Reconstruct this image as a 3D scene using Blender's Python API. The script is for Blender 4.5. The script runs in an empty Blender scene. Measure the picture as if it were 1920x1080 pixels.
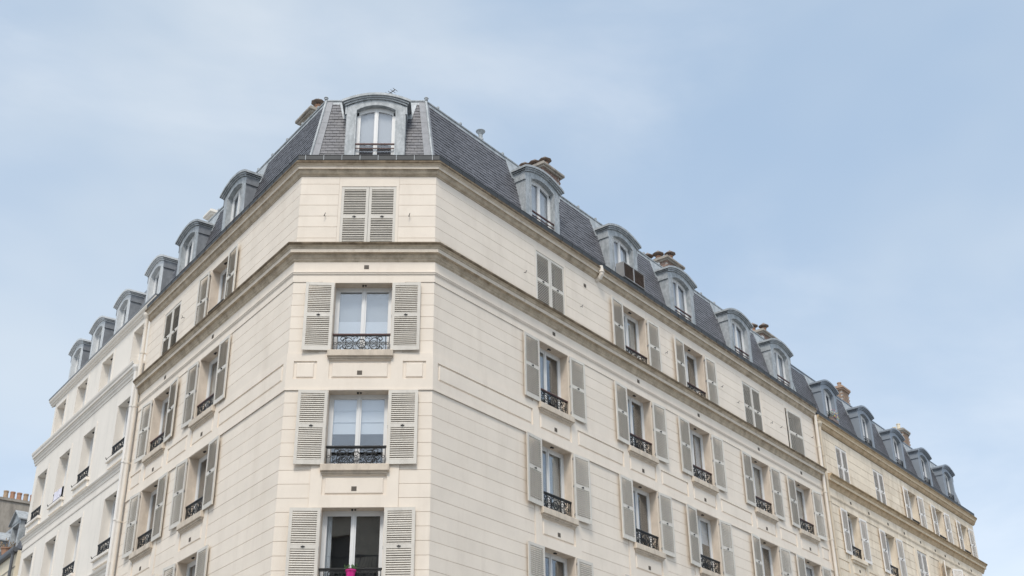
import bpy, math, random
from mathutils import Vector, Matrix
R_ = math.radians
rnd = random.Random(7)
scn = bpy.context.scene
COL = scn.collection

# ------------------------------------------------------------------ camera, sky, sun, exposure
cam_d = bpy.data.cameras.new('camera'); cam = bpy.data.objects.new('camera', cam_d); COL.objects.link(cam)
scn.camera = cam
PITCH, ROLL, YAW = 0.4780, -0.0149, 0.0303
cam_d.sensor_width = 36.0
cam_d.lens = 36.0*2273.0/1920.0
cam_d.clip_start = 0.1; cam_d.clip_end = 3000
_F = Vector((math.sin(YAW)*math.cos(PITCH), math.cos(YAW)*math.cos(PITCH), math.sin(PITCH)))
_r = Vector((math.cos(YAW), -math.sin(YAW), 0)); _u = _r.cross(_F)
_Rv = _r*math.cos(ROLL)+_u*math.sin(ROLL); _Uv = -_r*math.sin(ROLL)+_u*math.cos(ROLL)
cam.matrix_world = Matrix(((_Rv.x,_Uv.x,-_F.x,2.982),(_Rv.y,_Uv.y,-_F.y,-27.841),(_Rv.z,_Uv.z,-_F.z,1.6),(0,0,0,1)))

SUN_AZ = 188.0      # compass bearing the light comes from (0 = +y, clockwise)
SUN_EL = 53.0
w = bpy.data.worlds.new('World'); scn.world = w; w.use_nodes = True
nt = w.node_tree; N = nt.nodes; N.clear()
def nd(tree, typ, **kw):
    n = tree.nodes.new(typ)
    for k, v in kw.items(): setattr(n, k, v)
    return n
WL = nt.links.new
out = nd(nt,'ShaderNodeOutputWorld'); bg = nd(nt,'ShaderNodeBackground')
sky = nd(nt,'ShaderNodeTexSky', sky_type='NISHITA'); sky.sun_disc = False
sky.sun_elevation = R_(SUN_EL); sky.sun_rotation = R_(SUN_AZ)
sky.altitude = 50; sky.air_density = 1.0; sky.dust_density = 2.0; sky.ozone_density = 1.0
# thin cloud veil over the clear sky: blue where thin, white where thick
bw = nd(nt,'ShaderNodeRGBToBW'); WL(sky.outputs[0], bw.inputs[0])
veil = nd(nt,'ShaderNodeVectorMath', operation='SCALE'); veil.inputs[0].default_value = (.35,.37,.39); WL(bw.outputs[0], veil.inputs['Scale'])
tc = nd(nt,'ShaderNodeTexCoord')
def skynoise(scale, loc, sc, det, dist, lo, hi):
    mp = nd(nt,'ShaderNodeMapping'); mp.inputs['Scale'].default_value = scale; mp.inputs['Location'].default_value = loc
    nz = nd(nt,'ShaderNodeTexNoise'); nz.inputs['Scale'].default_value = sc; nz.inputs['Detail'].default_value = det; nz.inputs['Roughness'].default_value = .55; nz.inputs['Distortion'].default_value = dist
    rp = nd(nt,'ShaderNodeMapRange', interpolation_type='SMOOTHSTEP'); rp.inputs[1].default_value = lo; rp.inputs[2].default_value = hi
    WL(tc.outputs['Generated'], mp.inputs[0]); WL(mp.outputs[0], nz.inputs[0]); WL(nz.outputs[0], rp.inputs[0]); return rp.outputs[0]
SKY_LOC = (5.05,3.6,1.9)
n_big = skynoise((1.0,1.0,1.5), SKY_LOC, 1.5, 4, .3, .31, .66)
n_wisp = skynoise((1.1,1.1,2.2), (4.4,6.6,5.5), 2.3, 6, .25, .42, .80)
cc = nd(nt,'ShaderNodeMix', data_type='RGBA'); cc.inputs[6].default_value = (1.60,2.24,3.10,1); cc.inputs[7].default_value = (2.68,3.08,3.48,1); WL(n_big, cc.inputs[0])
cw = nd(nt,'ShaderNodeMix', data_type='RGBA'); cw.inputs[7].default_value = (3.95,4.15,4.35,1)
wf_ = nd(nt,'ShaderNodeMath', operation='MULTIPLY'); wf_.inputs[1].default_value = .55; WL(n_wisp, wf_.inputs[0]); WL(wf_.outputs[0], cw.inputs[0]); WL(cc.outputs[2], cw.inputs[6])
veil2 = nd(nt,'ShaderNodeVectorMath', operation='ADD'); WL(veil.outputs[0], veil2.inputs[0]); WL(cw.outputs[2], veil2.inputs[1])
mx = nd(nt,'ShaderNodeMix', data_type='RGBA'); mx.inputs[0].default_value = .88
WL(sky.outputs[0], mx.inputs[6]); WL(veil2.outputs[0], mx.inputs[7]); WL(mx.outputs[2], bg.inputs[0])
bg.inputs[1].default_value = 0.10
WL(bg.outputs[0], out.inputs[0])
sl = bpy.data.lights.new('sun','SUN'); sl.energy = 1.08; sl.angle = R_(16); sl.color = (1,.93,.84)
sun = bpy.data.objects.new('sun', sl); COL.objects.link(sun)
_az, _el = R_(SUN_AZ), R_(SUN_EL)
_sd = Vector((math.sin(_az)*math.cos(_el), math.cos(_az)*math.cos(_el), math.sin(_el)))
sun.rotation_euler = _sd.to_track_quat('Z','Y').to_euler()
scn.view_settings.view_transform = 'Standard'; scn.view_settings.look = 'None'
scn.view_settings.exposure = 1.07; scn.view_settings.gamma = 1; scn.view_settings.use_curve_mapping = False
scn.cycles.max_bounces = 6; scn.cycles.transparent_max_bounces = 8

# ------------------------------------------------------------------ materials
def mat(name, base, rough=.8, metal=0.0, dirt=None, dirt_amt=.0, dscale=(1.2,1.2,.25), dlo=.5, dhi=.75, mott=.06, mscale=2.0, bump=.0, bscale=40., rand=.0, island=.0, spec=.5):
    m = bpy.data.materials.new(name); m.use_nodes = True; t = m.node_tree
    b = t.nodes['Principled BSDF']; b.inputs['Roughness'].default_value = rough; b.inputs['Metallic'].default_value = metal
    b.inputs['Specular IOR Level'].default_value = spec
    L = t.links.new
    g = nd(t,'ShaderNodeNewGeometry')
    col = nd(t,'ShaderNodeRGB'); col.outputs[0].default_value = (*base,1); cur = col.outputs[0]
    # mottling
    n1 = nd(t,'ShaderNodeTexNoise'); n1.inputs['Scale'].default_value = mscale; n1.inputs['Detail'].default_value = 6; n1.inputs['Roughness'].default_value=.62
    L(g.outputs['Position'], n1.inputs[0])
    r1 = nd(t,'ShaderNodeMapRange'); r1.inputs[1].default_value=.3; r1.inputs[2].default_value=.7; r1.inputs[3].default_value=1-mott; r1.inputs[4].default_value=1+mott
    L(n1.outputs[0], r1.inputs[0]); val = r1.outputs[0]
    def mul(a, bsock):
        q = nd(t,'ShaderNodeMath', operation='MULTIPLY'); L(a,q.inputs[0]); L(bsock,q.inputs[1]); return q.outputs[0]
    if rand:
        oi = nd(t,'ShaderNodeObjectInfo'); r2 = nd(t,'ShaderNodeMapRange'); r2.inputs[3].default_value=1-rand; r2.inputs[4].default_value=1+rand
        L(oi.outputs['Random'], r2.inputs[0]); val = mul(val, r2.outputs[0])
    if island:
        r3 = nd(t,'ShaderNodeMapRange'); r3.inputs[3].default_value=1-island; r3.inputs[4].default_value=1+island
        L(g.outputs['Random Per Island'], r3.inputs[0]); val = mul(val, r3.outputs[0])
    vm = nd(t,'ShaderNodeVectorMath', operation='SCALE'); L(cur, vm.inputs[0]); L(val, vm.inputs['Scale']); cur = vm.outputs[0]
    if dirt:
        mp_ = nd(t,'ShaderNodeMapping'); mp_.inputs['Scale'].default_value = dscale; L(g.outputs['Position'], mp_.inputs[0])
        n2 = nd(t,'ShaderNodeTexNoise'); n2.inputs['Scale'].default_value=2.2; n2.inputs['Detail'].default_value=8; n2.inputs['Roughness'].default_value=.68
        L(mp_.outputs[0], n2.inputs[0])
        r4 = nd(t,'ShaderNodeMapRange'); r4.inputs[1].default_value=dlo; r4.inputs[2].default_value=dhi; r4.inputs[3].default_value=0; r4.inputs[4].default_value=dirt_amt
        L(n2.outputs[0], r4.inputs[0])
        mm = nd(t,'ShaderNodeMix', data_type='RGBA'); mm.inputs[7].default_value=(*dirt,1); L(r4.outputs[0],mm.inputs[0]); L(cur,mm.inputs[6]); cur = mm.outputs[2]
    L(cur, b.inputs['Base Color'])
    if bump:
        n3 = nd(t,'ShaderNodeTexNoise'); n3.inputs['Scale'].default_value=bscale; n3.inputs['Detail'].default_value=4; L(g.outputs['Position'], n3.inputs[0])
        bp = nd(t,'ShaderNodeBump'); bp.inputs['Strength'].default_value=bump; bp.inputs['Distance'].default_value=.01
        L(n3.outputs[0], bp.inputs['Height']); L(bp.outputs[0], b.inputs['Normal'])
    return m
M = {}
M['stucco'] = mat('painted_stucco',(.82,.73,.625),.88,dirt=(.56,.47,.375),dirt_amt=.30,dscale=(1.0,1.0,.16),dlo=.50,dhi=.82,mott=.045,mscale=1.3,bump=.25,bscale=55,rand=.022,spec=.3)
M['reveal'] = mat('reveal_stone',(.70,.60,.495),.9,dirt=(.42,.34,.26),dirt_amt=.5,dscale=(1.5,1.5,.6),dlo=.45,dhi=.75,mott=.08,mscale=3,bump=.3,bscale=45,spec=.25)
M['hipzinc'] = mat('hip_zinc',(.27,.275,.29),.6,metal=.08,dirt=(.40,.41,.42),dirt_amt=.5,mott=.12,mscale=6,spec=.3)
M['joint']  = mat('course_joint',(.60,.51,.41),.95,mott=.1,spec=.2)
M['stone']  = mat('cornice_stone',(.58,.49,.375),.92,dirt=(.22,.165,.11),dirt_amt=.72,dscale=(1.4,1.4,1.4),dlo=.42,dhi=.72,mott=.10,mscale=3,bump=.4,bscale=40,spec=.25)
M['corona'] = mat('lit_corona_stone',(.70,.615,.51),.9,dirt=(.36,.28,.20),dirt_amt=.5,dscale=(2.2,2.2,.8),dlo=.5,dhi=.78,mott=.06,mscale=3,bump=.3,bscale=40,spec=.25)  # clean corona face; light on the fascia is put into its paler colour
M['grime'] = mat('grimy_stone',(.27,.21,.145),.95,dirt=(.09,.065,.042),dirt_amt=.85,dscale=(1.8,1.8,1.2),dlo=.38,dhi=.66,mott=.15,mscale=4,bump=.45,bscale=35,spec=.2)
M['tan']    = mat('tan_limestone',(.84,.725,.575),.9,dirt=(.36,.27,.17),dirt_amt=.55,dscale=(1.1,1.1,.3),dlo=.46,dhi=.76,mott=.08,mscale=1.6,bump=.3,bscale=50,rand=.05,spec=.3)
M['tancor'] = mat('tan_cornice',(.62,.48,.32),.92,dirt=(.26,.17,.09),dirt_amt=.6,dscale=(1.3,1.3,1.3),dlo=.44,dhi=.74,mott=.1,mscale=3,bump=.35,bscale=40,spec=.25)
M['tancorona'] = mat('lit_tan_corona',(.74,.61,.44),.9,dirt=(.36,.26,.16),dirt_amt=.5,dscale=(2,2,.8),dlo=.5,dhi=.78,mott=.06,spec=.25)  # same painted-in light on the corona face, in tan
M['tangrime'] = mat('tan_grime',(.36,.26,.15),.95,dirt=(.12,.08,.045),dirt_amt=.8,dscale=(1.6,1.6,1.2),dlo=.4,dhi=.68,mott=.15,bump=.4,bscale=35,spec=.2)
M['tanjoint']=mat('tan_joint',(.30,.24,.17),.95,mott=.1,spec=.2)
M['white']  = mat('white_plaster',(.82,.76,.68),.85,dirt=(.48,.45,.41),dirt_amt=.35,dscale=(1.0,1.0,.2),dlo=.5,dhi=.8,mott=.03,mscale=1.2,bump=.1,bscale=60,spec=.3)
M['cream']  = mat('cream_plaster',(.76,.67,.52),.88,dirt=(.4,.34,.26),dirt_amt=.4,mott=.05,spec=.3)
M['shutter']= mat('shutter_paint',(.66,.618,.55),.6,dirt=(.34,.31,.27),dirt_amt=.35,dscale=(2,2,.6),dlo=.52,dhi=.8,mott=.05,mscale=6,rand=.07)
M['shwhite']= mat('white_shutter_paint',(.80,.755,.70),.55,mott=.04,mscale=6,rand=.03)
M['pvc']    = mat('white_frame_paint',(.76,.755,.74),.4,mott=.02)
M['iron']   = mat('black_iron',(.010,.0098,.010),.5,mott=.1)
M['rail']   = mat('brown_handrail',(.085,.035,.03),.5,mott=.15,mscale=8)
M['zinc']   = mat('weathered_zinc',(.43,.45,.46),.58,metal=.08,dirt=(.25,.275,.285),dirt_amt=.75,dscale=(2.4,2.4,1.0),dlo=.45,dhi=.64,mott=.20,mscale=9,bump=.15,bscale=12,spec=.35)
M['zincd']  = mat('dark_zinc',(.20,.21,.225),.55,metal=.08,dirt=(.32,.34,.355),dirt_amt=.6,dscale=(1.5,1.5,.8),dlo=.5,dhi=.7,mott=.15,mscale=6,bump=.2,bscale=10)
M['zincp']  = mat('painted_zinc',(.27,.30,.335),.45,metal=.1,mott=.05,mscale=3,bump=.05,bscale=12)
M['zincl']  = mat('pale_zinc',(.60,.615,.62),.58,metal=.05,dirt=(.40,.42,.43),dirt_amt=.5,mott=.08,mscale=6,spec=.3)
M['gutter'] = mat('gutter_zinc',(.055,.057,.058),.5,metal=.3,mott=.15)
M['slate']  = mat('slate',(.120,.119,.130),.48,mott=.14,mscale=9,island=.17,rand=.16,bump=.3,bscale=30,dirt=(.17,.165,.17),dirt_amt=.4,dscale=(1.3,1.3,.7),dlo=.55,dhi=.8)
M['under']  = mat('slate_underlay',(.035,.034,.038),.8)
M['terra']  = mat('terracotta',(.42,.235,.15),.8,mott=.12,mscale=5,dirt=(.3,.2,.15),dirt_amt=.5)
M['brick']  = mat('chimney_brick',(.36,.25,.18),.9,mott=.15,mscale=7,island=.25)
M['brickred']=mat('red_brick',(.30,.20,.16),.9,mott=.15,mscale=7,island=.3)
M['mortar'] = mat('pale_mortar',(.52,.48,.43),.95,mott=.1)
M['concrete']=mat('weathered_concrete',(.38,.34,.29),.95,dirt=(.12,.105,.09),dirt_amt=.7,dscale=(1.2,1.2,.35),dlo=.45,dhi=.72,mott=.12,mscale=3,bump=.3,bscale=25)
M['rust']   = mat('rusty_cowl',(.24,.20,.175),.75,metal=.2,mott=.2,mscale=9)
M['pipe']   = mat('painted_pipe',(.74,.675,.59),.6,dirt=(.35,.3,.25),dirt_amt=.4,mott=.05)
M['pipew']  = mat('white_pipe',(.78,.745,.70),.5,dirt=(.4,.37,.33),dirt_amt=.3,mott=.04)
M['pipeg']  = mat('grey_pipe',(.10,.105,.115),.5,mott=.1)
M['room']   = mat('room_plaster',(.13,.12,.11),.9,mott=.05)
M['blind']  = mat('white_blind',(.70,.715,.745),.8,mott=.02)
M['blindsky'] = mat('grey_sky_blind',(.46,.475,.50),.8,mott=.03)  # blind tone also carries the sky's reflection in the panes
M['cloth']  = mat('white_cloth',(.74,.72,.80),.85,mott=.03)
M['roadbounce']= mat('bounce_road',(.24,.235,.225),.9,mott=.2,mscale=.6)  # unseen road, made pale to bounce light onto the facades
M['paving'] = mat('paving_stone',(.27,.26,.245),.9,mott=.12,mscale=.9)
M['pink']   = mat('magenta_plastic',(.62,.015,.22),.35,mott=.03)
M['leaf']   = mat('leaf',(.06,.11,.035),.6,mott=.3,mscale=20)
M['drystem']= mat('dry_stem',(.28,.20,.12),.8,mott=.2)
M['fl_red'] = mat('pink_petal',(.65,.10,.22),.6); M['fl_yel'] = mat('yellow_petal',(.75,.62,.08),.6); M['fl_whi'] = mat('white_petal',(.8,.78,.8),.6)
M['darkstone']=mat('sooty_stone',(.50,.43,.34),.9,mott=.2,mscale=1.0)
M['steel']  = mat('galvanised_steel',(.34,.33,.32),.5,metal=.4,mott=.12,mscale=5)
M['brown']  = mat('brown_slats',(.26,.19,.155),.6,mott=.15)
M['vent']   = mat('vent_bronze',(.12,.10,.08),.7,mott=.2)
def glass(name, refl):
    m = bpy.data.materials.new(name); m.use_nodes = True; t = m.node_tree; t.nodes.clear(); L = t.links.new
    o = nd(t,'ShaderNodeOutputMaterial'); tr = nd(t,'ShaderNodeBsdfTransparent'); tr.inputs[0].default_value=(.92,.94,.95,1)
    gl = nd(t,'ShaderNodeBsdfGlossy'); gl.inputs['Roughness'].default_value=.012; gl.inputs['Color'].default_value=(.95,.97,1,1)
    lw = nd(t,'ShaderNodeLayerWeight'); lw.inputs[0].default_value = .5; pw = nd(t,'ShaderNodeMath', operation='POWER'); pw.inputs[1].default_value = 4; L(lw.outputs['Facing'],pw.inputs[0])
    fr = nd(t,'ShaderNodeMapRange'); fr.inputs[3].default_value = refl; fr.inputs[4].default_value = 1.0; L(pw.outputs[0],fr.inputs[0])   # Schlick reflectance
    g = nd(t,'ShaderNodeNewGeometry'); nz_ = nd(t,'ShaderNodeTexNoise'); nz_.inputs['Scale'].default_value=1.6; nz_.inputs['Detail'].default_value=1
    bp = nd(t,'ShaderNodeBump'); bp.inputs['Strength'].default_value=.03; bp.inputs['Distance'].default_value=.05
    L(g.outputs['Position'],nz_.inputs[0]); L(nz_.outputs[0],bp.inputs['Height']); L(bp.outputs[0],gl.inputs['Normal'])
    mixs = nd(t,'ShaderNodeMixShader'); L(fr.outputs[0],mixs.inputs[0]); L(tr.outputs[0],mixs.inputs[1]); L(gl.outputs[0],mixs.inputs[2]); L(mixs.outputs[0],o.inputs[0])
    return m
M['glass'] = glass('window_glass', .13)
def lace():
    m = bpy.data.materials.new('lace_curtain'); m.use_nodes = True; t = m.node_tree; t.nodes.clear(); L = t.links.new
    o = nd(t,'ShaderNodeOutputMaterial'); tr = nd(t,'ShaderNodeBsdfTransparent'); df = nd(t,'ShaderNodeBsdfDiffuse'); df.inputs[0].default_value=(.80,.77,.72,1)
    tl = nd(t,'ShaderNodeBsdfTranslucent'); tl.inputs[0].default_value=(.5,.48,.45,1); a = nd(t,'ShaderNodeAddShader'); L(df.outputs[0],a.inputs[0]); L(tl.outputs[0],a.inputs[1])
    mixs = nd(t,'ShaderNodeMixShader'); mixs.inputs[0].default_value=.62; L(tr.outputs[0],mixs.inputs[1]); L(df.outputs[0],mixs.inputs[2]); L(mixs.outputs[0],o.inputs[0])
    return m
M['lace'] = lace()

# ------------------------------------------------------------------ mesh helpers
class MB:
    def __init__(s): s.v=[]; s.f=[]; s.m=[]
    def quad(s,a,b,c,d,mi=0):
        i=len(s.v); s.v+= [a,b,c,d]; s.f.append((i,i+1,i+2,i+3)); s.m.append(mi)
    def poly(s,pts,mi=0):
        i=len(s.v); s.v+=list(pts); s.f.append(tuple(range(i,i+len(pts)))); s.m.append(mi)
    def hexa(s,p,mi=0):   # p: 8 points, bottom 4 (ccw from above) then top 4
        i=len(s.v); s.v+=list(p)
        for q in ((3,2,1,0),(4,5,6,7),(0,1,5,4),(1,2,6,5),(2,3,7,6),(3,0,4,7)): s.f.append(tuple(i+k for k in q)); s.m.append(mi)
    def box(s,x0,x1,y0,y1,z0,z1,mi=0):
        s.hexa([(x0,y0,z0),(x1,y0,z0),(x1,y1,z0),(x0,y1,z0),(x0,y0,z1),(x1,y0,z1),(x1,y1,z1),(x0,y1,z1)],mi)
    def bevbox(s,x0,x1,y0,y1,z0,z1,bv,mi=0):  # front (y0) face chamfered by bv on all four edges
        a=[(x0,y1,z0),(x1,y1,z0),(x1,y1,z1),(x0,y1,z1)]; b=[(x0,y0+bv,z0),(x1,y0+bv,z0),(x1,y0+bv,z1),(x0,y0+bv,z1)]
        c=[(x0+bv,y0,z0+bv),(x1-bv,y0,z0+bv),(x1-bv,y0,z1-bv),(x0+bv,y0,z1-bv)]
        i=len(s.v); s.v+=a+b+c
        for k in range(4):
            n=(k+1)%4; s.f.append((i+4+k,i+k,i+n,i+4+n)); s.m.append(mi); s.f.append((i+8+k,i+4+k,i+4+n,i+8+n)); s.m.append(mi)
        s.f.append((i+8,i+9,i+10,i+11)); s.m.append(mi); s.f.append((i+3,i+2,i+1,i)); s.m.append(mi)
    def slab(s,x0,x1,z0,z1,yf,yb,holes=(),mf=0,ms=0,sides=True):
        hs=[(max(a,x0),min(b,x1),max(c,z0),min(d,z1)) for a,b,c,d in holes if a<x1 and b>x0 and c<z1 and d>z0]
        xs=sorted({x0,x1,*[h[0] for h in hs],*[h[1] for h in hs]}); zs=sorted({z0,z1,*[h[2] for h in hs],*[h[3] for h in hs]})
        for i in range(len(xs)-1):
            for j in range(len(zs)-1):
                cx=(xs[i]+xs[i+1])/2; cz=(zs[j]+zs[j+1])/2
                if any(h[0]<cx<h[1] and h[2]<cz<h[3] for h in hs): continue
                s.quad((xs[i],yf,zs[j]),(xs[i+1],yf,zs[j]),(xs[i+1],yf,zs[j+1]),(xs[i],yf,zs[j+1]),mf)
        for a,b,c,d in hs:
            s.quad((a,yf,c),(a,yf,d),(a,yb,d),(a,yb,c),ms); s.quad((b,yf,d),(b,yf,c),(b,yb,c),(b,yb,d),ms)
            if c>z0: s.quad((b,yf,c),(a,yf,c),(a,yb,c),(b,yb,c),ms)
            if d<z1: s.quad((a,yf,d),(b,yf,d),(b,yb,d),(a,yb,d),ms)
        if sides:
            s.quad((x0,yf,z1),(x0,yf,z0),(x0,yb,z0),(x0,yb,z1),ms); s.quad((x1,yf,z0),(x1,yf,z1),(x1,yb,z1),(x1,yb,z0),ms)
            s.quad((x0,yf,z0),(x1,yf,z0),(x1,yb,z0),(x0,yb,z0),ms); s.quad((x1,yf,z1),(x0,yf,z1),(x0,yb,z1),(x1,yb,z1),ms)
    def tube(s,pts,r,n=6,closed=False,mi=0,cap=True):
        pts=[Vector(p) for p in pts]; k=len(pts); rings=[]
        for i,p in enumerate(pts):
            a=pts[i-1] if (i>0 or closed) else p; b=pts[(i+1)%k] if (i<k-1 or closed) else p
            t=(b-a).normalized(); u=t.cross(Vector((0,1,0)) if abs(t.y)<.9 else Vector((1,0,0))).normalized(); v=t.cross(u)
            base=len(s.v)
            for j in range(n):
                an=2*math.pi*(j+.5)/n; s.v.append(tuple(p+(u*math.cos(an)+v*math.sin(an))*r))
            rings.append(base)
        for i in range(k if closed else k-1):
            a=rings[i]; b=rings[(i+1)%k]
            for j in range(n): s.f.append((a+j,a+(j+1)%n,b+(j+1)%n,b+j)); s.m.append(mi)
        if cap and not closed:
            s.f.append(tuple(rings[0]+j for j in range(n-1,-1,-1))); s.m.append(mi); s.f.append(tuple(rings[-1]+j for j in range(n))); s.m.append(mi)
    def lathe(s,prof,n=14,c=(0,0,0),mi=0):
        rings=[]
        for r,z in prof:
            rings.append(len(s.v))
            for j in range(n):
                a=2*math.pi*j/n; s.v.append((c[0]+r*math.cos(a),c[1]+r*math.sin(a),c[2]+z))
        for a,b in zip(rings,rings[1:]):
            for j in range(n): s.f.append((a+j,a+(j+1)%n,b+(j+1)%n,b+j)); s.m.append(mi)
        s.f.append(tuple(rings[0]+j for j in range(n-1,-1,-1))); s.m.append(mi); s.f.append(tuple(rings[-1]+j for j in range(n))); s.m.append(mi)
    def mesh(s,name,mats,smooth=False):
        me=bpy.data.meshes.new(name); me.from_pydata([tuple(v) for v in s.v],[],s.f)
        for m in (mats if isinstance(mats,(list,tuple)) else [mats]): me.materials.append(M[m])
        if len(me.materials)>1: me.polygons.foreach_set('material_index', s.m)
        if smooth: me.polygons.foreach_set('use_smooth',[True]*len(me.polygons))
        me.update(); return me
def put(name, me, parent=None, loc=(0,0,0), rz=0.0, kind=None, label=None):
    o=bpy.data.objects.new(name, me); COL.objects.link(o); o.location=loc
    if isinstance(rz,(int,float)): o.rotation_euler=(0,0,rz)
    else: o.rotation_euler=rz
    if parent: o.parent=parent
    if kind: o['kind']=kind
    if label: o['label']=label
    return o
def thing(name,label,cat,loc=(0,0,0)):
    o=put(name,None,None,loc); o['label']=label; o['category']=cat; return o
def tag(o,label,cat): o['label']=label; o['category']=cat; return o

W2=3.6271/2; AR=0.8894; AL=0.9671; KR=0.47656; KL=0.52516
class Frame:      # facade frame: x to the viewer's right, y into the wall, z up
    def __init__(s,o,rz): s.o=o; s.rz=rz; s.c=math.cos(rz); s.s=math.sin(rz)
    def loc(s,x,y,z): return (s.o[0]+s.c*x-s.s*y, s.o[1]+s.s*x+s.c*y, z)
FC=Frame((0,0),0); FR=Frame((W2,0),AR); FL=Frame((-W2,0),-AL)
def at(name,me,parent,fr,x,y,z,rz=0,**k): return put(name,me,parent,fr.loc(x,y,z),fr.rz+rz,**k)

# ------------------------------------------------------------------ ground
def ground():
    b=MB(); b.quad((-600,-600,0),(600,-600,0),(600,600,0),(-600,600,0)); o=put('road',b.mesh('road','roadbounce')); o['kind']='structure'
    b=MB()
    def strip(p,off):   # pavement along the three facades
        pass
    pts_in=[FL.loc(-34,.2,0),(-W2+.1,.2,0),(W2-.1,.2,0),FR.loc(46,.2,0)]
    pts_out=[FL.loc(-34,-3.2,0),(-W2-KL*3.2,-3.2,0),(W2+KR*3.2,-3.2,0),FR.loc(46,-3.2,0)]
    for i in range(3):
        a,bb,c,d=pts_out[i],pts_out[i+1],pts_in[i+1],pts_in[i]
        b.quad(*[(p[0],p[1],.13) for p in (a,bb,c,d)]); b.quad((a[0],a[1],0),(bb[0],bb[1],0),(bb[0],bb[1],.13),(a[0],a[1],.13))
    o=put('pavement',b.mesh('pavement','paving')); o['kind']='structure'
    b=MB(); b.box(-40,40,-36,-30.5,.0,.13); o=put('pavement',b.mesh('far_pavement','paving')); o['kind']='structure'
ground()

# ------------------------------------------------------------------ shared component meshes
def shutter_frame(wd,h,side):
    b=MB(); t=.018; sg=side
    def bx(x0,x1,z0,z1,y=t): b.box(min(sg*x0,sg*x1),max(sg*x0,sg*x1),-y,y,z0,z1)
    st=.075
    bx(0,st,0,h); bx(wd-st,wd,0,h); bx(st,wd-st,0,.115,t*.93); bx(st,wd-st,h-.08,h,t*.93); zm=h*.515; bx(st,wd-st,zm-.05,zm+.05,t*.93)
    return b.mesh('shutter_frame','shutter')
def slat_zs(h):
    zm=h*.515; L=[]
    for a,c in ((.115,zm-.05),(zm+.05,h-.08)):
        n=int(round((c-a)/.054)); L+=[a+(c-a)*(i+.5)/n for i in range(n)]
    return L
def add_slat(b,x0,x1,z,tilt,hw=.026,t=.0045):
    # tilt +1: lower edge towards the viewer (-y); -1: lower edge towards the wall
    dy,dz=-.0165*tilt,-hw*.86
    p=[]
    for zz in (-1,1): pass
    ny,nz=(dz,-dy); l=math.hypot(ny,nz); ny*=t/l; nz*=t/l
    a=(dy,dz); c=(-dy,-dz)
    q=[(a[0]-ny,z+a[1]-nz),(a[0]+ny,z+a[1]+nz),(c[0]+ny,z+c[1]+nz),(c[0]-ny,z+c[1]-nz)]
    i=len(b.v)
    for x in (x0,x1): b.v+= [(x,yy,zz) for yy,zz in q]
    for f in ((0,1,2,3),(7,6,5,4),(0,4,5,1),(1,5,6,2),(2,6,7,3),(3,7,4,0)): b.f.append(tuple(i+k for k in f)); b.m.append(0)
_cache={}
def cached(key,fn):
    if key not in _cache: _cache[key]=fn()
    return _cache[key]
def shutter(parent,fr,x,y,z,wd,h,side,rot,tilt,single,matname='shutter',name='shutter'):
    def mk():
        me=shutter_frame(wd,h,side); me.materials[0]=M[matname]; return me
    me=cached(('shf',wd,h,side,matname),mk)
    o=at(name,me,parent,fr,x,y,z,rot)
    x0,x1=sorted((side*.07,side*(wd-.07)))
    if single:
        def one():
            b=MB(); add_slat(b,x0,x1,0,tilt); return b.mesh('slat',matname)
        sm=cached(('slat',wd,side,tilt,matname),one)
        for zz in slat_zs(h): put('slat',sm,o,(0,rnd.uniform(-.0015,.0015),zz),(rnd.uniform(-.04,.04),0,0))
    else:
        def many():
            b=MB()
            for zz in slat_zs(h): add_slat(b,x0,x1,zz,tilt)
            return b.mesh('louvre_slats',matname)
        put('louvre_slats',cached(('slats',wd,h,side,tilt,matname),many),o,kind='stuff')
    def latch():
        b=MB(); xm=side*wd*.5; zm=h*.515
        b.box(xm-.045,xm+.045,-.034,-.019,zm-.012,zm+.008); b.box(xm-.012,xm+.012,-.05,-.02,zm-.02,zm+.016); return b.mesh('latch','iron')
    put('latch',cached(('latch',wd,h,side),latch),o)
    def hinge():
        b=MB()
        for zz in (.14,h*.5,h-.16): b.box(side*.03-.03,side*.03+.03,.012,.05,zz-.015,zz+.015); b.tube([(-.0,.0,zz-.04),(-.0,.0,zz+.04)],.012,6)
        return b.mesh('hinge','steel')
    put('hinges',cached(('hinge',wd,h,side),hinge),o,kind='stuff')
    return o
def window_frame_mesh(hw,h):
    b=MB(); y0,y1=.27,.335
    b.box(-hw,-hw+.055,y0,y1,0,h); b.box(hw-.055,hw,y0,y1,0,h); b.box(-hw+.055,hw-.055,y0,y1,h-.06,h); b.box(-hw+.055,hw-.055,y0,y1,0,.07)
    for sg in (-1,1):
        a,c=(-hw+.055,0) if sg<0 else (0,hw-.055)
        yy0,yy1=.283,.325
        if sg<0: b.box(a,a+.055,yy0,yy1,.07,h-.06); b.box(-.062,-.001,yy0,yy1,.07,h-.06); xa,xb=a+.055,-.062
        else: b.box(c-.055,c,yy0,yy1,.07,h-.06); b.box(.001,.062,yy0,yy1,.07,h-.06); xa,xb=.062,c-.055
        b.box(xa,xb,yy0,yy1,.07,.15); b.box(xa,xb,yy0,yy1,h-.12,h-.06)
    b.box(-.022,.022,.262,.2825,.05,h-.05)
    return b.mesh('window_frame','pvc')
def pane_mesh(hw,h):
    b=MB(); b.box(-hw+.108,-.06,.30,.304,.148,h-.118); return b.mesh('pane','glass')
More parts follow.
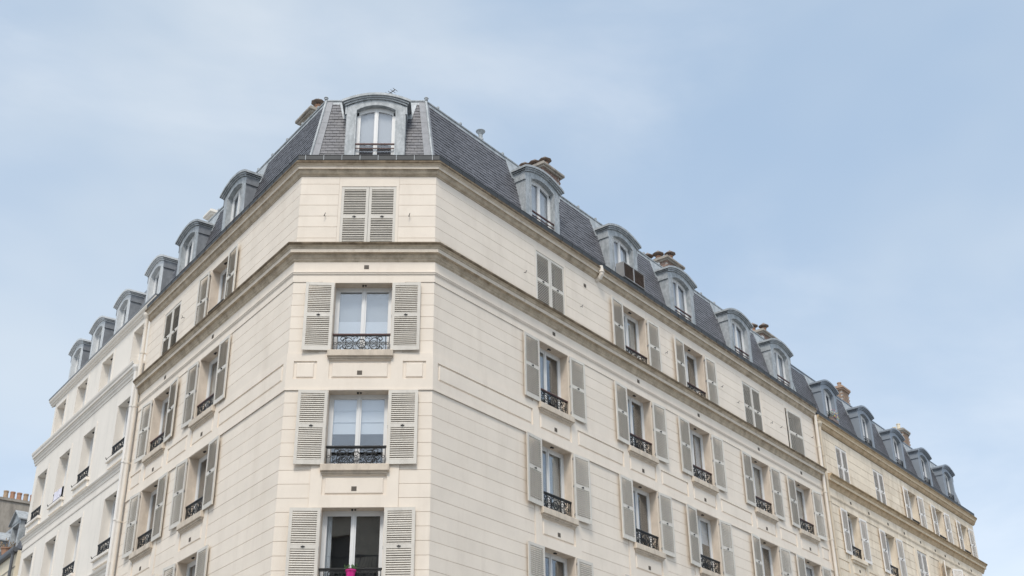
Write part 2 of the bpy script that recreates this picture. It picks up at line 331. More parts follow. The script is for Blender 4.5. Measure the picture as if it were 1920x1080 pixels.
def room_mesh(hw,h):
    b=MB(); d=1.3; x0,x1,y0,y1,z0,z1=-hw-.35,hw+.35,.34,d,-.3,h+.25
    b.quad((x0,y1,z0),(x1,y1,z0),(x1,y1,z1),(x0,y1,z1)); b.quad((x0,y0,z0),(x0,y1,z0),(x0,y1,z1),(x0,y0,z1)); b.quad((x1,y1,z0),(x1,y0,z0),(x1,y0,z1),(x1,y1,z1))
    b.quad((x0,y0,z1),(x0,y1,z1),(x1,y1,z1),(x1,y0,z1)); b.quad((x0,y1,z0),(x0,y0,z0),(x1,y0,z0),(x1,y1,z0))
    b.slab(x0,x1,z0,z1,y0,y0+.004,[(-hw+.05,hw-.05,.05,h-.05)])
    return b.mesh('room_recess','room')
def curtain_mesh(x0,x1,z0,z1,y,mtl,amp=.02,wl=.11):
    b=MB(); n=max(4,int((x1-x0)/.025)); ph=x0*7
    pts=[(x0+(x1-x0)*i/n, y+amp*math.sin(2*math.pi*(x0+(x1-x0)*i/n)/wl+ph)+amp*.5*math.sin(2*math.pi*(x0+(x1-x0)*i/n)/(wl*2.3))) for i in range(n+1)]
    for (xa,ya),(xb,yb) in zip(pts,pts[1:]): b.quad((xa,ya,z0),(xb,yb,z0),(xb,yb,z1),(xa,ya,z1))
    return b.mesh('curtain',mtl,True)
def blind_mesh(x0,x1,z0,z1,y,mtl,n=0):
    b=MB(); n=n or max(1,int((z1-z0)/.28))
    for i in range(n):
        a=z0+(z1-z0)*i/n; c=z0+(z1-z0)*(i+1)/n; b.quad((x0,y,a),(x1,y,a),(x1,y+.02,c-.012),(x0,y+.02,c-.012)); b.quad((x0,y+.02,c-.012),(x1,y+.02,c-.012),(x1,y,c),(x0,y,c))
    return b.mesh('blind',mtl)
def window(parent,fr,x,z,hw,h,cur='dark',y=0.0):
    o=at('window',cached(('wf',hw,h),lambda:window_frame_mesh(hw,h)),parent,fr,x,y,z)
    pm=cached(('pane',hw,h),lambda:pane_mesh(hw,h))
    put('pane',pm,o); put('pane',pm,o,(hw-.108+.06+.0-.0,0,0) if False else (hw-.048,0,0))
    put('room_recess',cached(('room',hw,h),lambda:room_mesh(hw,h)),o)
    if cur=='lace': put('curtain',cached(('lace',hw,h),lambda:curtain_mesh(-hw+.06,hw-.06,.08,h-.07,.40,'lace')),o)
    if cur=='lacehalf': put('curtain',cached(('laceh',hw,h),lambda:curtain_mesh(-hw+.06,.08,.08,h-.07,.40,'lace',.03,.15)),o)
    if cur=='side': 
        put('curtain',cached(('cs1',hw,h),lambda:curtain_mesh(-hw+.06,-hw+.36,.08,h-.07,.42,'blind',.03)),o); put('curtain',cached(('cs2',hw,h),lambda:curtain_mesh(hw-.36,hw-.06,.08,h-.07,.42,'blind',.03)),o)
    if cur=='blind': put('blind',cached(('bl',hw,h),lambda:blind_mesh(-hw+.06,hw-.06,.08,h-.08,.36,'blind')),o)
    if cur=='blindsky': put('blind',cached(('blg',hw,h),lambda:blind_mesh(-hw+.06,hw-.06,.08,h-.08,.36,'blindsky')),o)
    if cur=='halfblind': put('blind',cached(('blh',hw,h),lambda:blind_mesh(-hw+.06,hw-.06,h*.55,h-.08,.36,'blind')),o)
    if cur=='edge': put('curtain',cached(('edge',hw,h),lambda:curtain_mesh(-hw+.06,-hw+.22,.08,h-.07,.40,'blind',.02,.09)),o)
    if cur=='tallblind': put('blind',cached(('blt',hw,h),lambda:blind_mesh(-hw+.06,hw-.06,.92,h-.08,.36,'blind')),o)
    if cur=='film':
        put('blind',cached(('blg2',hw,h),lambda:blind_mesh(-hw+.06,hw-.06,.08,h-.02,.37,'blindsky',1)),o)
        def fm():
            b=MB(); b.box(-hw+.1,hw-.1,.34,.344,.1,.98); return b.mesh('privacy_film','blind')
        put('privacy_film',cached(('film',hw,h),fm),o)
    def hook():
        b=MB(); b.box(-.05,-.01,.10,.16,h-.035,h-.001); b.box(.02,.06,.11,.15,h-.028,h-.001); return b.mesh('shutter_stop','iron')
    put('shutter_stop',cached(('hook',h),hook),o)
    return o
def spiral(cx,cz,r0,r1,a0,a1,n=14): return [(cx+(r0+(r1-r0)*i/n)*math.cos(a0+(a1-a0)*i/n),0,cz+(r0+(r1-r0)*i/n)*math.sin(a0+(a1-a0)*i/n)) for i in range(n+1)]
def railing_mesh(hw,hh):
    b=MB(); r=.0135; P=math.pi
    def T(p,rr=r,cl=False): b.tube(p,rr,4,cl,cap=False)
    def ring(cx,cz,rx,rz,rr=r,n=18): T([(cx+rx*math.cos(2*P*i/n),0,cz+rz*math.sin(2*P*i/n)) for i in range(n)],rr,True)
    z0,z1=.035,hh-.03; zc=(z0+z1)/2
    b.box(-hw,hw,-.012,.012,z0-.008,z0+.006); b.box(-hw,hw,-.012,.012,z1-.006,z1+.01)
    for sg in (-1,1):
        for q in (hw-.012,hw-.105): b.box(sg*q-.009,sg*q+.009,-.009,.009,0,hh)
        ring(sg*(hw-.058),zc,.034,.03,.008,10)
        q=sg
        ring(q*.315,zc,.085,.082,.0085)
        T([(q*(.315+.05*math.cos(t)),0,zc+.028*math.sin(2*t)) for t in [2*P*i/16 for i in range(16)]],.007,True)
        for up in (-1,1):
            T([(q*abs(x_) if False else q*x_,0,zc+up*dz) for x_,dz in [(.20,.03),(.235,.10),(.29,.155),(.36,.165),(.43,.13),(.47,.06),(.455,.02)]])
            T([(q*p[0],0,zc+up*p[2]) for p in spiral(.475,.125,.088,.018,P*1.25,-P*1.1,16)])
            T([(q*p[0],0,zc+up*p[2]) for p in spiral(.215,.15,.055,.012,-P*.2,P*1.7,12)],.0075)
            T([(q*p[0],0,zc+up*p[2]) for p in spiral(.40,.05,.045,.012,P*.5,P*2.2,10)],.0065)
    ring(0,zc,.112,.118,.014,22); ring(0,zc,.026,.028,.009,10)
    for a_ in range(8): an_=a_*P/4; T([(.026*math.cos(an_),0,zc+.028*math.sin(an_)),(.07*math.cos(an_+.12),0,zc+.072*math.sin(an_+.12)),(.11*math.cos(an_),0,zc+.116*math.sin(an_))],.0065)
    for sg in (-1,1):
        ring(sg*.15,zc,.022,.05,.009,10); ring(sg*.545,zc,.04,.045,.009,10)
        for up in (-1,1): ring(sg*.385,zc+up*.155,.03,.028,.008,10); ring(sg*.12,zc+up*.165,.025,.022,.008,8)

    for sg in (-1,1):
        T([(sg*(.205-.05*(abs(t)/1.2)**2),0,zc+.165*math.sin(t*1.25)) for t in [-1.2+2.4*i/10 for i in range(11)]],.0095)
        T([(sg*p[0],0,zc+p[2]) for p in spiral(.075,.175,.06,.012,P*1.4,-P*.4,10)],.0075); T([(sg*p[0],0,zc-p[2]) for p in spiral(.075,.175,.06,.012,P*1.4,-P*.4,10)],.0075)
    return b.mesh('railing','iron')
def railing(parent,fr,x,z,hw,hh=.48,y=.07,brown=True):
    o=at('railing',cached(('rail',hw,hh),lambda:railing_mesh(hw,hh)),parent,fr,x,y,z)
    def hr():
        b=MB(); b.bevbox(-hw-.015,hw+.015,-.028,.028,hh-.008,hh+.036,.008); return b.mesh('handrail','rail' if brown else 'iron')
    put('handrail',cached(('hr',hw,hh,brown),hr),o); return o
def vent_mesh():
    b=MB(); b.box(-.062,.062,-.004,.004,-.055,.055)
    for i in range(4): x=-.05+i*.033; b.box(x-.006,x+.006,-.009,-.0045,-.05,.05)
    return b.mesh('vent_grille','vent')

# profile swept along the three facades with mitred corners; prof = [(p,z)...] p outward
def sweep(prof,sL,sR,mats,name,endL=True,endR=True,mi=None):
    b=MB(); rows=[]
    for p,z in prof:
        pts=[]
        if sL is not None: pts.append(FL.loc(-sL,-p,z)); pts.append((-W2-KL*p,-p,z))
        if sR is not None:
            if sL is None: pass
            pts.append((W2+KR*p,-p,z)); pts.append(FR.loc(sR,-p,z))
        rows.append(pts)
    for k,(a,c) in enumerate(zip(rows,rows[1:])):
        for i in range(len(a)-1): b.quad(a[i],a[i+1],c[i+1],c[i],mi[k] if mi else 0)
    if endL: b.poly([r[0] for r in rows][::-1])
    if endR: b.poly([r[-1] for r in rows])
    return b.mesh(name,mats)
def sweep1(fr,x0,x1,prof,mats,name,mi=None):   # along one facade, local x0..x1
    b=MB()
    for k,((p,z),(q,y)) in enumerate(zip(prof,prof[1:])): b.quad(fr.loc(x0,-p,z),fr.loc(x1,-p,z),fr.loc(x1,-q,y),fr.loc(x0,-q,y),mi[k] if mi else 0)
    b.poly([fr.loc(x0,-p,z) for p,z in prof][::-1]); b.poly([fr.loc(x1,-p,z) for p,z in prof]); return b.mesh(name,mats)
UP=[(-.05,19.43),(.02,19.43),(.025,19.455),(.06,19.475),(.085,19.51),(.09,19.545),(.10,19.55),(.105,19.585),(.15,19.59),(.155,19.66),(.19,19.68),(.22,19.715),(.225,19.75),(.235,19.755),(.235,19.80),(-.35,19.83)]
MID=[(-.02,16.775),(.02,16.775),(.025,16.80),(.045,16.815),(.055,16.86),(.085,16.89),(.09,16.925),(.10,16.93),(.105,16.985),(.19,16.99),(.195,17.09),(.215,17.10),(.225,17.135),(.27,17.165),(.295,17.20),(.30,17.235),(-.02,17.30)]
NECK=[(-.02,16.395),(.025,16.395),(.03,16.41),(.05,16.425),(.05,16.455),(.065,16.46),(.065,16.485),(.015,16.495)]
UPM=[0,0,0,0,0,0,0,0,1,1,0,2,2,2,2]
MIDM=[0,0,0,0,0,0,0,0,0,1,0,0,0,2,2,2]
def shift(prof,dz,dp=0): return [(p+dp,z+dz) for p,z in prof]

# ------------------------------------------------------------------ roofs
def mans_p(z,ms): (p0,z0,p1,z1)=ms; return p0+(p1-p0)*(z-z0)/(z1-z0)
def slate_mesh(wd,eh,variant):
    b=MB(); r=random.Random(variant); h=eh*1.25; t=.007
    x0,x1=-wd/2+.003,wd/2-.003; j=[r.uniform(-.004,.004) for _ in range(4)]
    # local: x along, z up the slope, -y outward; foot is raised over the slate below
    b.hexa([(x0,-.025+j[0],0+j[2]),(x1,-.025+j[1],0+j[3]),(x1,-.010,0+j[3]),(x0,-.010,0+j[2]),(x0,-.008,h),(x1,-.008,h),(x1,-.002,h),(x0,-.002,h)])
    return b.mesh('slate','slate')
def slates(roof,fr,x0f,x1f,ms,skip,nsingle,rowh=.1165,wd=.19,order=None):
    p0,z0,p1,z1=ms; L=math.hypot(p1-p0,z1-z0); up=((p1-p0)/L,(z1-z0)/L); n=int(L/rowh); ang=math.atan2(-(p1-p0),(z1-z0))
    cand=[]
    for k in range(n):
        v=k*rowh; p=p0+up[0]*v; z=z0+up[1]*v; a=x0f(p); c=x1f(p); off=(k%2)*wd/2+ (k*37%11)*.004
        i0=int((a-off)/wd)-1
        for i in range(i0,int((c-off)/wd)+2):
            x=off+i*wd
            if x<a or x>c: continue
            if skip(x,z): continue
            cand.append((x,p,z))
    cand.sort(key=order or (lambda q:0))
    ms_=[cached(('slate',i,wd),lambda i=i:slate_mesh(wd,rowh,i)) for i in range(6)]
    for x,p,z in cand[:nsingle]:
        put('slate',rnd.choice(ms_),roof,fr.loc(x,-p,z),(Matrix.Rotation(fr.rz,3,'Z')@Matrix.Rotation(-ang,3,'X')@Matrix.Rotation(rnd.uniform(-.012,.012),3,'Y')).to_euler())
    if len(cand)>nsingle:
        b=MB(); ca,sa=math.cos(ang),math.sin(ang)
        for x,p,z in cand[nsingle:]:
            me=rnd.choice(ms_); base=len(b.v); dz=rnd.uniform(-.004,.004)
            for vv in me.vertices:
                q=vv.co; yy=q.y*ca+q.z*sa; zz=-q.y*sa+q.z*ca
                b.v.append(fr.loc(x+q.x,-p+yy,z+zz+dz))
            for pl in me.polygons: b.f.append(tuple(base+k for k in pl.vertices)); b.m.append(0)
        put('slate_field',b.mesh('slate_field','slate'),roof,kind='stuff')
def arc(x,xh,ze,zc):
    t=min(1,abs(x)/xh); return ze+(zc-ze)*(1-t*t)
def arc_slab(b,xh,ze,zc,th,y0,y1,n=16,mi=0):
    xs=[-xh+2*xh*i/n for i in range(n+1)]
    for a,c in zip(xs,xs[1:]):
        za,zc_=arc(a,xh,ze,zc),arc(c,xh,ze,zc)
        b.quad((a,y0,za),(c,y0,zc_),(c,y0,zc_+th),(a,y0,za+th),mi); b.quad((a,y0,za+th),(c,y0,zc_+th),(c,y1,zc_+th),(a,y1,za+th),mi); b.quad((c,y0,zc_),(a,y0,za),(a,y1,za),(c,y1,zc_),mi)
    b.quad((-xh,y0,ze+th),(-xh,y1,ze+th),(-xh,y1,ze),(-xh,y0,ze),mi); b.quad((xh,y0,ze),(xh,y1,ze),(xh,y1,ze+th),(xh,y0,ze+th),mi)
def dormer(parent,fr,x,y,z,W,Hs=1.0,mz='zinc',cheek='zinc',bars='bars',cur='blindsky',depth=.8,flash=None,roofm=None):
    roofm=roofm or mz
    h2=W/2; ow=h2-.27*min(1,W/1.62); e=1.82*Hs; c=e+.23; os_=1.70*Hs; oc=os_+.17
    def body():
        b=MB(); n=16; zb=-.25
        for sg in (-1,1):
            a,d=sorted((sg*ow,sg*h2)); b.quad((a,0,zb),(d,0,zb),(d,0,os_),(a,0,os_))
            b.quad((sg*h2,0,zb),(sg*h2,depth,zb),(sg*h2,depth,e),(sg*h2,0,e)) if sg>0 else b.quad((-h2,depth,zb),(-h2,0,zb),(-h2,0,e),(-h2,depth,e))
            xx=sg*ow; q=[(xx,0,.1),(xx,.2,.1),(xx,.2,os_),(xx,0,os_)]; b.poly(q if sg<0 else q[::-1])
            # upper strip of front beside the arch
            b.quad((a,0,os_),(d,0,os_),(d,0,arc(d,h2,e,c)),(a,0,arc(a,h2,e,c)))
            # thin raised fillet beside the opening and foot block
            b.box(*sorted((sg*(ow+.0),sg*(ow+.035))),-.018,-.0005,.06,os_-.02); b.box(*sorted((sg*(ow+.05),sg*(h2+.02))),-.02,-.001,-.2,.10)
        xs=[-ow+2*ow*i/n for i in range(n+1)]
        for a,d in zip(xs,xs[1:]):
            za,zd=arc(a,ow,os_,oc),arc(d,ow,os_,oc); b.quad((a,0,za),(d,0,zd),(d,0,arc(d,h2,e,c)),(a,0,arc(a,h2,e,c)))
            b.quad((d,0,zd),(a,0,za),(a,.2,za),(d,.2,zd))
        b.quad((-ow,0,zb),(ow,0,zb),(ow,0,.1),(-ow,0,.1)); b.box(-ow-.05,ow+.05,-.05,.2,.075,.1005)
        return b.mesh('dormer_front',[mz])
    o=at('dormer',cached(('dorm',W,Hs,mz,depth),body),parent,fr,x,y,z)
    def cheeks(sg):
        b=MB()
        a,d=sorted((sg*(h2+.004),sg*(h2+.016))); b.hexa([(a,.01,-.2),(d,.01,-.2),(d,.2,-.2),(a,.2,-.2),(a,.01,e-.27),(d,.01,e-.27),(d,depth,e-.27),(a,depth,e-.27)])
        a,d=sorted((sg*(h2+.004),sg*(h2+.05))); b.box(a,d,-.01,depth,e-.27,e-.015)
        return b.mesh('cheek',[cheek])
    for sg in (-1,1): put('cheek',cached(('cheek',W,Hs,cheek,depth,sg),lambda:cheeks(sg)),o)
    def rf():
        b=MB(); arc_slab(b,h2+.06,e-.01,c,.05,-.045,depth); arc_slab(b,h2+.10,e+.035,c+.045,.045,-.085,depth); arc_slab(b,h2+.15,e+.075,c+.09,.075,-.125,depth+.05)
        return b.mesh('dormer_roof',[roofm])
    put('dormer_roof',cached(('droof',W,Hs,roofm,depth),rf),o)
    def wf():
        b=MB(); y0,y1=.15,.20; n=12; b.box(-ow,-ow+.06,y0,y1,.10,os_); b.box(ow-.06,ow,y0,y1,.10,os_); b.box(-ow+.06,ow-.06,y0,y1,.10,.18); b.box(-.055,.055,y0-.006,y1,.18,oc-.10); b.box(-.018,.018,y0-.018,y0-.007,.14,oc-.06)
        xs=[-ow+2*ow*i/n for i in range(n+1)]
        for a,d in zip(xs,xs[1:]):
            za,zd=arc(a,ow,os_,oc),arc(d,ow,os_,oc); b.hexa([(a,y0,za-.13),(d,y0,zd-.13),(d,y1,zd-.13),(a,y1,za-.13),(a,y0,za+.01),(d,y0,zd+.01),(d,y1,zd+.01),(a,y1,za+.01)])
        for sg in (-1,1): b.box(*sorted((sg*(ow-.06),sg*(ow-.105))),y0+.01,y1-.002,.18,os_-.05)
        return b.mesh('window_frame','pvc')
    f=put('window_frame',cached(('dwf',W,Hs),wf),o)
    def pn(sg):
        b=MB(); n=6; xs=[sg*.055+(sg*(ow-.105)-sg*.055)*i/n for i in range(n+1)]
        pts=[(q,.18,.18) for q in (xs[0],xs[-1])]; top=[(q,.18,arc(q,ow,os_,oc)-.12) for q in xs[::-1]]
        b.poly(pts+top if sg>0 else (pts+top)[::-1]); return b.mesh('pane','glass')
    for sg in (-1,1): put('pane',cached(('dp',W,Hs,sg),lambda:pn(sg)),o)
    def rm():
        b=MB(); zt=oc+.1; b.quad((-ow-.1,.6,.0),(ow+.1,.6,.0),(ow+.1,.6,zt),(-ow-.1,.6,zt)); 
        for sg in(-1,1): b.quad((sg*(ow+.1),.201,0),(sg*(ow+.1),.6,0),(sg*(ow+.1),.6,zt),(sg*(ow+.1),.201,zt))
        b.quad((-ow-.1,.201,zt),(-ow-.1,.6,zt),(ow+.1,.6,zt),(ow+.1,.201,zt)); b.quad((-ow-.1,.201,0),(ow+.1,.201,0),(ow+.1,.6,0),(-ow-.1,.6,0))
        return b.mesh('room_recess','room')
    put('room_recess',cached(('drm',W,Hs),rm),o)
    if cur=='blindsky': put('curtain',cached(('dc1',W,Hs),lambda:curtain_mesh(-ow+.03,ow-.03,.42,oc-.02,.24,'blindsky',.004,.3)),o)  # pale sheet stands in for sky mirrored in the dormer glass
    elif cur=='blind': put('curtain',cached(('dc2',W,Hs),lambda:curtain_mesh(-ow+.03,ow-.03,.14,oc-.02,.28,'blind',.012,.16)),o)
    elif cur=='half': put('curtain',cached(('dc3',W,Hs),lambda:curtain_mesh(-ow+.03,ow-.03,.5,1.15*Hs,.24,'cloth',.006,.2)),o)
    elif cur=='lace': put('curtain',cached(('dc4',W,Hs),lambda:curtain_mesh(-ow+.03,ow-.03,.14,oc-.02,.30,'lace',.012,.16)),o)
    if bars=='bars':
        def br(th):
            b=MB(); b.box(-ow-.02,ow+.02,.035-th/2,.035+th/2,-th/2,th/2); return b.mesh('guard_bar','rail')
        put('guard_bar',cached(('gb',W,1),lambda:br(.042)),o,(0,0,.565)); put('guard_bar',cached(('gb',W,2),lambda:br(.022)),o,(0,0,.425))
    elif bars=='iron':
        r_=put('railing',cached(('rail',round(ow,3),.55),lambda:railing_mesh(ow,.55)),o,(0,.04,.1))
    elif bars=='slats':
        def br2():
            b=MB(); b.box(-ow-.02,ow+.02,.02,.04,0,.05); return b.mesh('guard_bar','iron')
        for zz in (.2,.33,.46): put('guard_bar',cached(('gb2',W),br2),o,(0,0,zz))
    if flash:
        ms,zb=flash; p0,z0,p1,z1=ms
        def P(xx,zz,o_=.034): return (xx,-(mans_p(zz,ms)+o_)-y,zz-z)
        b=MB(); zt=z1-.03; zl=z+e-.14
        pts=[P(-h2-.16,zl),P(h2+.16,zl),P(h2+.30,zt),P(-h2-.30,zt)]; b.poly(pts)
        back=[(q[0],q[1]+.03,q[2]) for q in pts]
        for i in range(4):
            k=(i+1)%4; b.quad(pts[i],back[i],back[k],pts[k])
        put('flashing',b.mesh('flashing','zinc'),o)
    return o

# ------------------------------------------------------------------ chimneys
def pot_cowl(b_parent,fr,x,y,z,cowl=True,s=1.0,mtl='terra'):
    def pm():
        b=MB(); b.lathe([(.11*s,0),(.115*s,.05),(.095*s,.06),(.09*s,.30*s),(.105*s,.31*s),(.105*s,.35*s),(.08*s,.35*s),(.08*s,.2)],12); return b.mesh('chimney_pot',mtl,False)
    o=at('chimney_pot',cached(('pot',s,mtl),pm),b_parent,fr,x,y,z) if fr else put('chimney_pot',cached(('pot',s,mtl),pm),b_parent,(x,y,z))
    return o
def chimney(parent,fr,x0,x1,y0,y1,zb,zt,pots,cap='concrete',body='mortar',cowl='rust',bricks=None,pot_s=1.0,potm='terra',capt=.12,capo=.10):
    b=MB(); b.box(x0+.04,x1-.04,y0+.04,y1-.04,zb,zt)
    o=put('chimney',b.mesh('chimney_stack',body),parent,(fr.o[0],fr.o[1],0),fr.rz)
    b=MB(); b.box(x0-capo*.4,x1+capo*.4,y0-capo*.4,y1+capo*.4,zt,zt+capt*.5); b.bevbox(x0-capo,x1+capo,y0-capo,y1+capo,zt+capt*.5,zt+capt*1.3,.02)
    put('chimney_cap',b.mesh('chimney_cap',cap),o)
    if bricks:
        # courses of separate bricks round the stack, pale mortar showing between them
        L=.22; H=.065; j=.014
        nrow=min(14,int((zt-zb)/(H+j)))
        bm=cached(('brick',bricks),lambda:_brick(L-j,.03,H,bricks)); bm2=cached(('brick2',bricks),lambda:_brick(.1,.03,H,bricks))
        for k in range(nrow):
            z=zt-(k+1)*(H+j)+j*.5; off=(k%2)*L/2
            for (a,c,yy,rz,ln) in ((x0,x1,y0+.04,0,x1-x0),(y0,y1,x1-.04,math.pi/2,y1-y0),(y0,y1,x0+.04,-math.pi/2,y1-y0)):
                n=int((ln-off)/L)
                for i in range(n):
                    u=a+off+i*L+(L-j)/2
                    if rz==0: put('brick',bm,o,(u,yy-.001,z),0)
                    elif rz>0: put('brick',bm,o,(yy+.001,u,z),rz)
                    else: put('brick',bm,o,(yy-.001,u,z),rz)
    for (px,py,cw) in pots:
        def pm():
            b=MB(); s=pot_s; b.lathe([(.11*s,0),(.115*s,.05),(.095*s,.06),(.088*s,.27),(.105*s,.28),(.105*s,.32),(.08*s,.32)],12); return b.mesh('chimney_pot',potm)
        po=put('chimney_pot',cached(('pot',pot_s,potm),pm),o,(px,py,zt+capt*1.3-.005))
        if cw:
            def cm():
                b=MB(); s=pot_s; z=.40
                b.lathe([(.215*s,z),(.225*s,z+.02),(.02,z+.17),(.008,z+.19)],8)
                for a in range(4):
                    an=a*math.pi/2+.4; b.tube([(.09*s*math.cos(an),.09*s*math.sin(an),.25),(.12*s*math.cos(an),.12*s*math.sin(an),z+.01)],.009,4)
                return b.mesh('cowl',cowl)
            # the cowl is its pot's: kept at the same level as the pot under the chimney
            put('cowl',cached(('cowl',pot_s,cowl),cm),o,(px,py,zt+capt*1.3-.005))
    return o
def _brick(l,d,h,mtl):
    b=MB(); b.bevbox(-l/2,l/2,-.012,d-.012,0,h,.006); return b.mesh('brick',mtl)

# ------------------------------------------------------------------ CORNER BUILDING
cb=thing('corner_building','cream stucco corner apartment house with chamfered corner, grey shutters and slate mansard roof','building')
HW=.735; RH=1.93
ZS={1:17.20,2:14.245,3:11.25,4:8.27}
R_WIN=[5.22,9.79,13.60,17.97,21.48]; L_WIN=[5.18,8.80]
R_TOP=[5.22,9.84,13.67,18.0,21.5]; L_TOP=[5.15,8.88]
R_END=23.40; L_END=10.95
courses_top=[17.2,17.52,17.86,18.19,18.53,18.855,19.19,19.43]
courses_2=[14.18,14.53,14.875,15.21,15.54,15.87,16.2]
courses_3=[13.2-.345*i for i in range(0,16)][::-1]
SUR=1.055
def facade(fr,x0,x1,wins,tops,tag_,cornL,cornR,single_limit):
    # cornL / cornR: mitre factor at that end (0 = square end)
    ops=[(c-HW,c+HW,ZS[r],ZS[r]+RH) for r in (2,3,4) for c in wins]
    topops=[(c-tw,c+tw,ZS[1],ZS[1]+1.92) for c,tw in tops]
    b=MB(); e=.014
    b.slab(x0+cornL*e,x1-cornR*e,0,19.5,e,.34,ops+topops,0,1)
    wall=put('wall',b.mesh('wall',['joint','reveal']),cb,(fr.o[0],fr.o[1],0),fr.rz)
    low=MB(); nlow=0
    def course(a,c,z0,z1):
        nonlocal nlow
        if c-a<.05: return
        g=.0052
        jy=rnd.uniform(-.0012,.0012)
        xa=a+(0 if abs(a-x0)<1e-6 else g); xb=c-(0 if abs(c-x1)<1e-6 else g)
        if single_limit(a,z0):
            bb=MB(); bb.slab(xa,xb,z0+g,z1-g,jy,.0135); put('course',bb.mesh('course','stucco'),wall)
        else: low.slab(xa,xb,z0+g,z1-g,jy,.0135); nlow+=1
    # top floor
    edges=[x0]+sum([[c-tw-.07,c+tw+.07] for c,tw in tops],[])+[x1]
    for z0,z1 in zip(courses_top,courses_top[1:]):
        for a,c in zip(edges[0::2],edges[1::2]): course(a,c,z0,z1)
    edges=[x0]+sum([[c-SUR,c+SUR] for c in wins],[])+[x1]
    for zs in (courses_2,courses_3):
        for z0,z1 in zip(zs,zs[1:]):
            for a,c in zip(edges[0::2],edges[1::2]): course(a,c,z0,z1)
    if nlow: put('lower_courses',low.mesh('lower_courses','stucco'),wall,kind='stuff')
    # plain base below the lowest built storey
    b=MB(); b.slab(x0+cornL*.0,x1,0,courses_3[0],0,.0135); put('base_courses',b.mesh('base_courses','stucco'),wall)
    # smooth margins of the top floor openings
    for c,tw in tops:
        b=MB(); b.slab(c-tw-.07,c+tw+.07,17.2,19.43,.001,.0139,[(c-tw,c+tw,ZS[1],ZS[1]+1.92)]); put('window_surround',b.mesh('window_surround','stucco'),cb,(fr.o[0],fr.o[1],0),fr.rz)
    # surrounds with apron panel recess
    P=.02
    for c in wins:
        for r in (2,3,4):
            z=ZS[r]
            zl,zh={2:(14.18,16.2),3:(10.2,13.2),4:(7.22,10.2)}[r]
            hol=[(c-HW,c+HW,z,z+RH)]
            if r!=2: hol.append((c-.77,c+.77,z-.75,z-.26))
            b=MB(); b.slab(c-SUR,c+SUR,zl+(.002 if r==3 else 0),zh-.001,-P+(0 if r!=4 else .0015),.0135,hol); put('window_surround',b.mesh('window_surround','stucco'),cb,(fr.o[0],fr.o[1],0),fr.rz)
    # string band between storeys, with recessed panels
    bx0=x0-cornL*P; bx1=x1+cornR*P
    hol=[(c-.77,c+.77,ZS[2]-.75,ZS[2]-.26) for c in wins]
    pe=[x0+.17]+sum([[c-1.07,c+1.07] for c in wins],[])+[x1-.17]
    pans=[(a,c) for a,c in zip(pe[0::2],pe[1::2]) if c-a>.25]
    hol+=[(a,c,13.49,13.97) for a,c in pans]
    b=MB(); b.slab(bx0,bx1,13.2,14.18,-P,.0135,hol); put('string_band',b.mesh('string_band','stucco'),cb,(fr.o[0],fr.o[1],0),fr.rz)
    # thin projecting lip at the foot of the band and frieze above row 2
    b=MB(); b.slab(bx0-cornL*.012,bx1+cornR*.012,13.185,13.235,-P-.012,-P+.001); put('band_lip',b.mesh('band_lip','stucco'),cb,(fr.o[0],fr.o[1],0),fr.rz)
    b=MB(); b.slab(bx0,bx1,16.2,16.8,-P,.0135); put('frieze',b.mesh('frieze','stucco'),cb,(fr.o[0],fr.o[1],0),fr.rz)
    for a,c in pans:
        b=MB(); b.bevbox(a+.07,c-.07,-.017,.0125,13.53,13.93,.022); b.box(a-.01,c+.01,.0118,.0133,13.48,13.98); put('band_panel',b.mesh('band_panel','stucco'),cb,(fr.o[0],fr.o[1],0),fr.rz)
    for c in wins:
        for r in (2,3,4):
            z=ZS[r]
            def pm():
                b=MB(); b.bevbox(-.70,.70,-.017,.0125,-.715,-.315,.024); b.box(-.78,.78,.0118,.0133,-.76,-.25); return b.mesh('apron_panel','stucco')
            o=at('apron_panel',cached('apron',pm),cb,fr,c,0,z)
            put('vent_grille',cached('vent',vent_mesh),o,(0,-.019,-.59))
            def sm():
                b=MB(); b.bevbox(-.822,.822,-.125,.26,-.17,0,.012); b.box(-.79,.79,-.075,.0,-.215,-.1705); b.box(-.77,.77,-.045,.0,-.25,-.2155); return b.mesh('window_sill','stone2')
            at('window_sill',cached('sill',sm),cb,fr,c,0,z)
        at('vent_grille',cached('vent',vent_mesh),cb,fr,c+.05,-P-.004,16.635)
M['stone2']=mat('sill_stone',(.66,.57,.465),.88,dirt=(.33,.28,.23),dirt_amt=.55,dscale=(2,2,.5),dlo=.45,dhi=.72,mott=.07,mscale=4,bump=.3,bscale=45,spec=.3)
vis_all=lambda x,z: z>8.0
facade(FC,-W2,W2,[-.0],[(.02,.735)],'C',KL,KR,vis_all)
facade(FR,0,R_END,R_WIN,[(c,.72) for c in R_TOP],'R',KR,0,lambda x,z: z>8.2+.17*x*.9)
facade(FL,-L_END,0,[-c for c in L_WIN[::-1]],[(-c,.68) for c in L_TOP[::-1]],'L',0,KL,lambda x,z: z>8.2-.12*x)
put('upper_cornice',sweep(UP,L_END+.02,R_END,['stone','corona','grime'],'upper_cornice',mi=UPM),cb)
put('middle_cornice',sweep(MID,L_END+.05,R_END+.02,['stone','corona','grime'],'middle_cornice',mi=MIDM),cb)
put('neck_moulding',sweep(NECK,L_END,R_END,'stucco','neck_moulding'),cb)
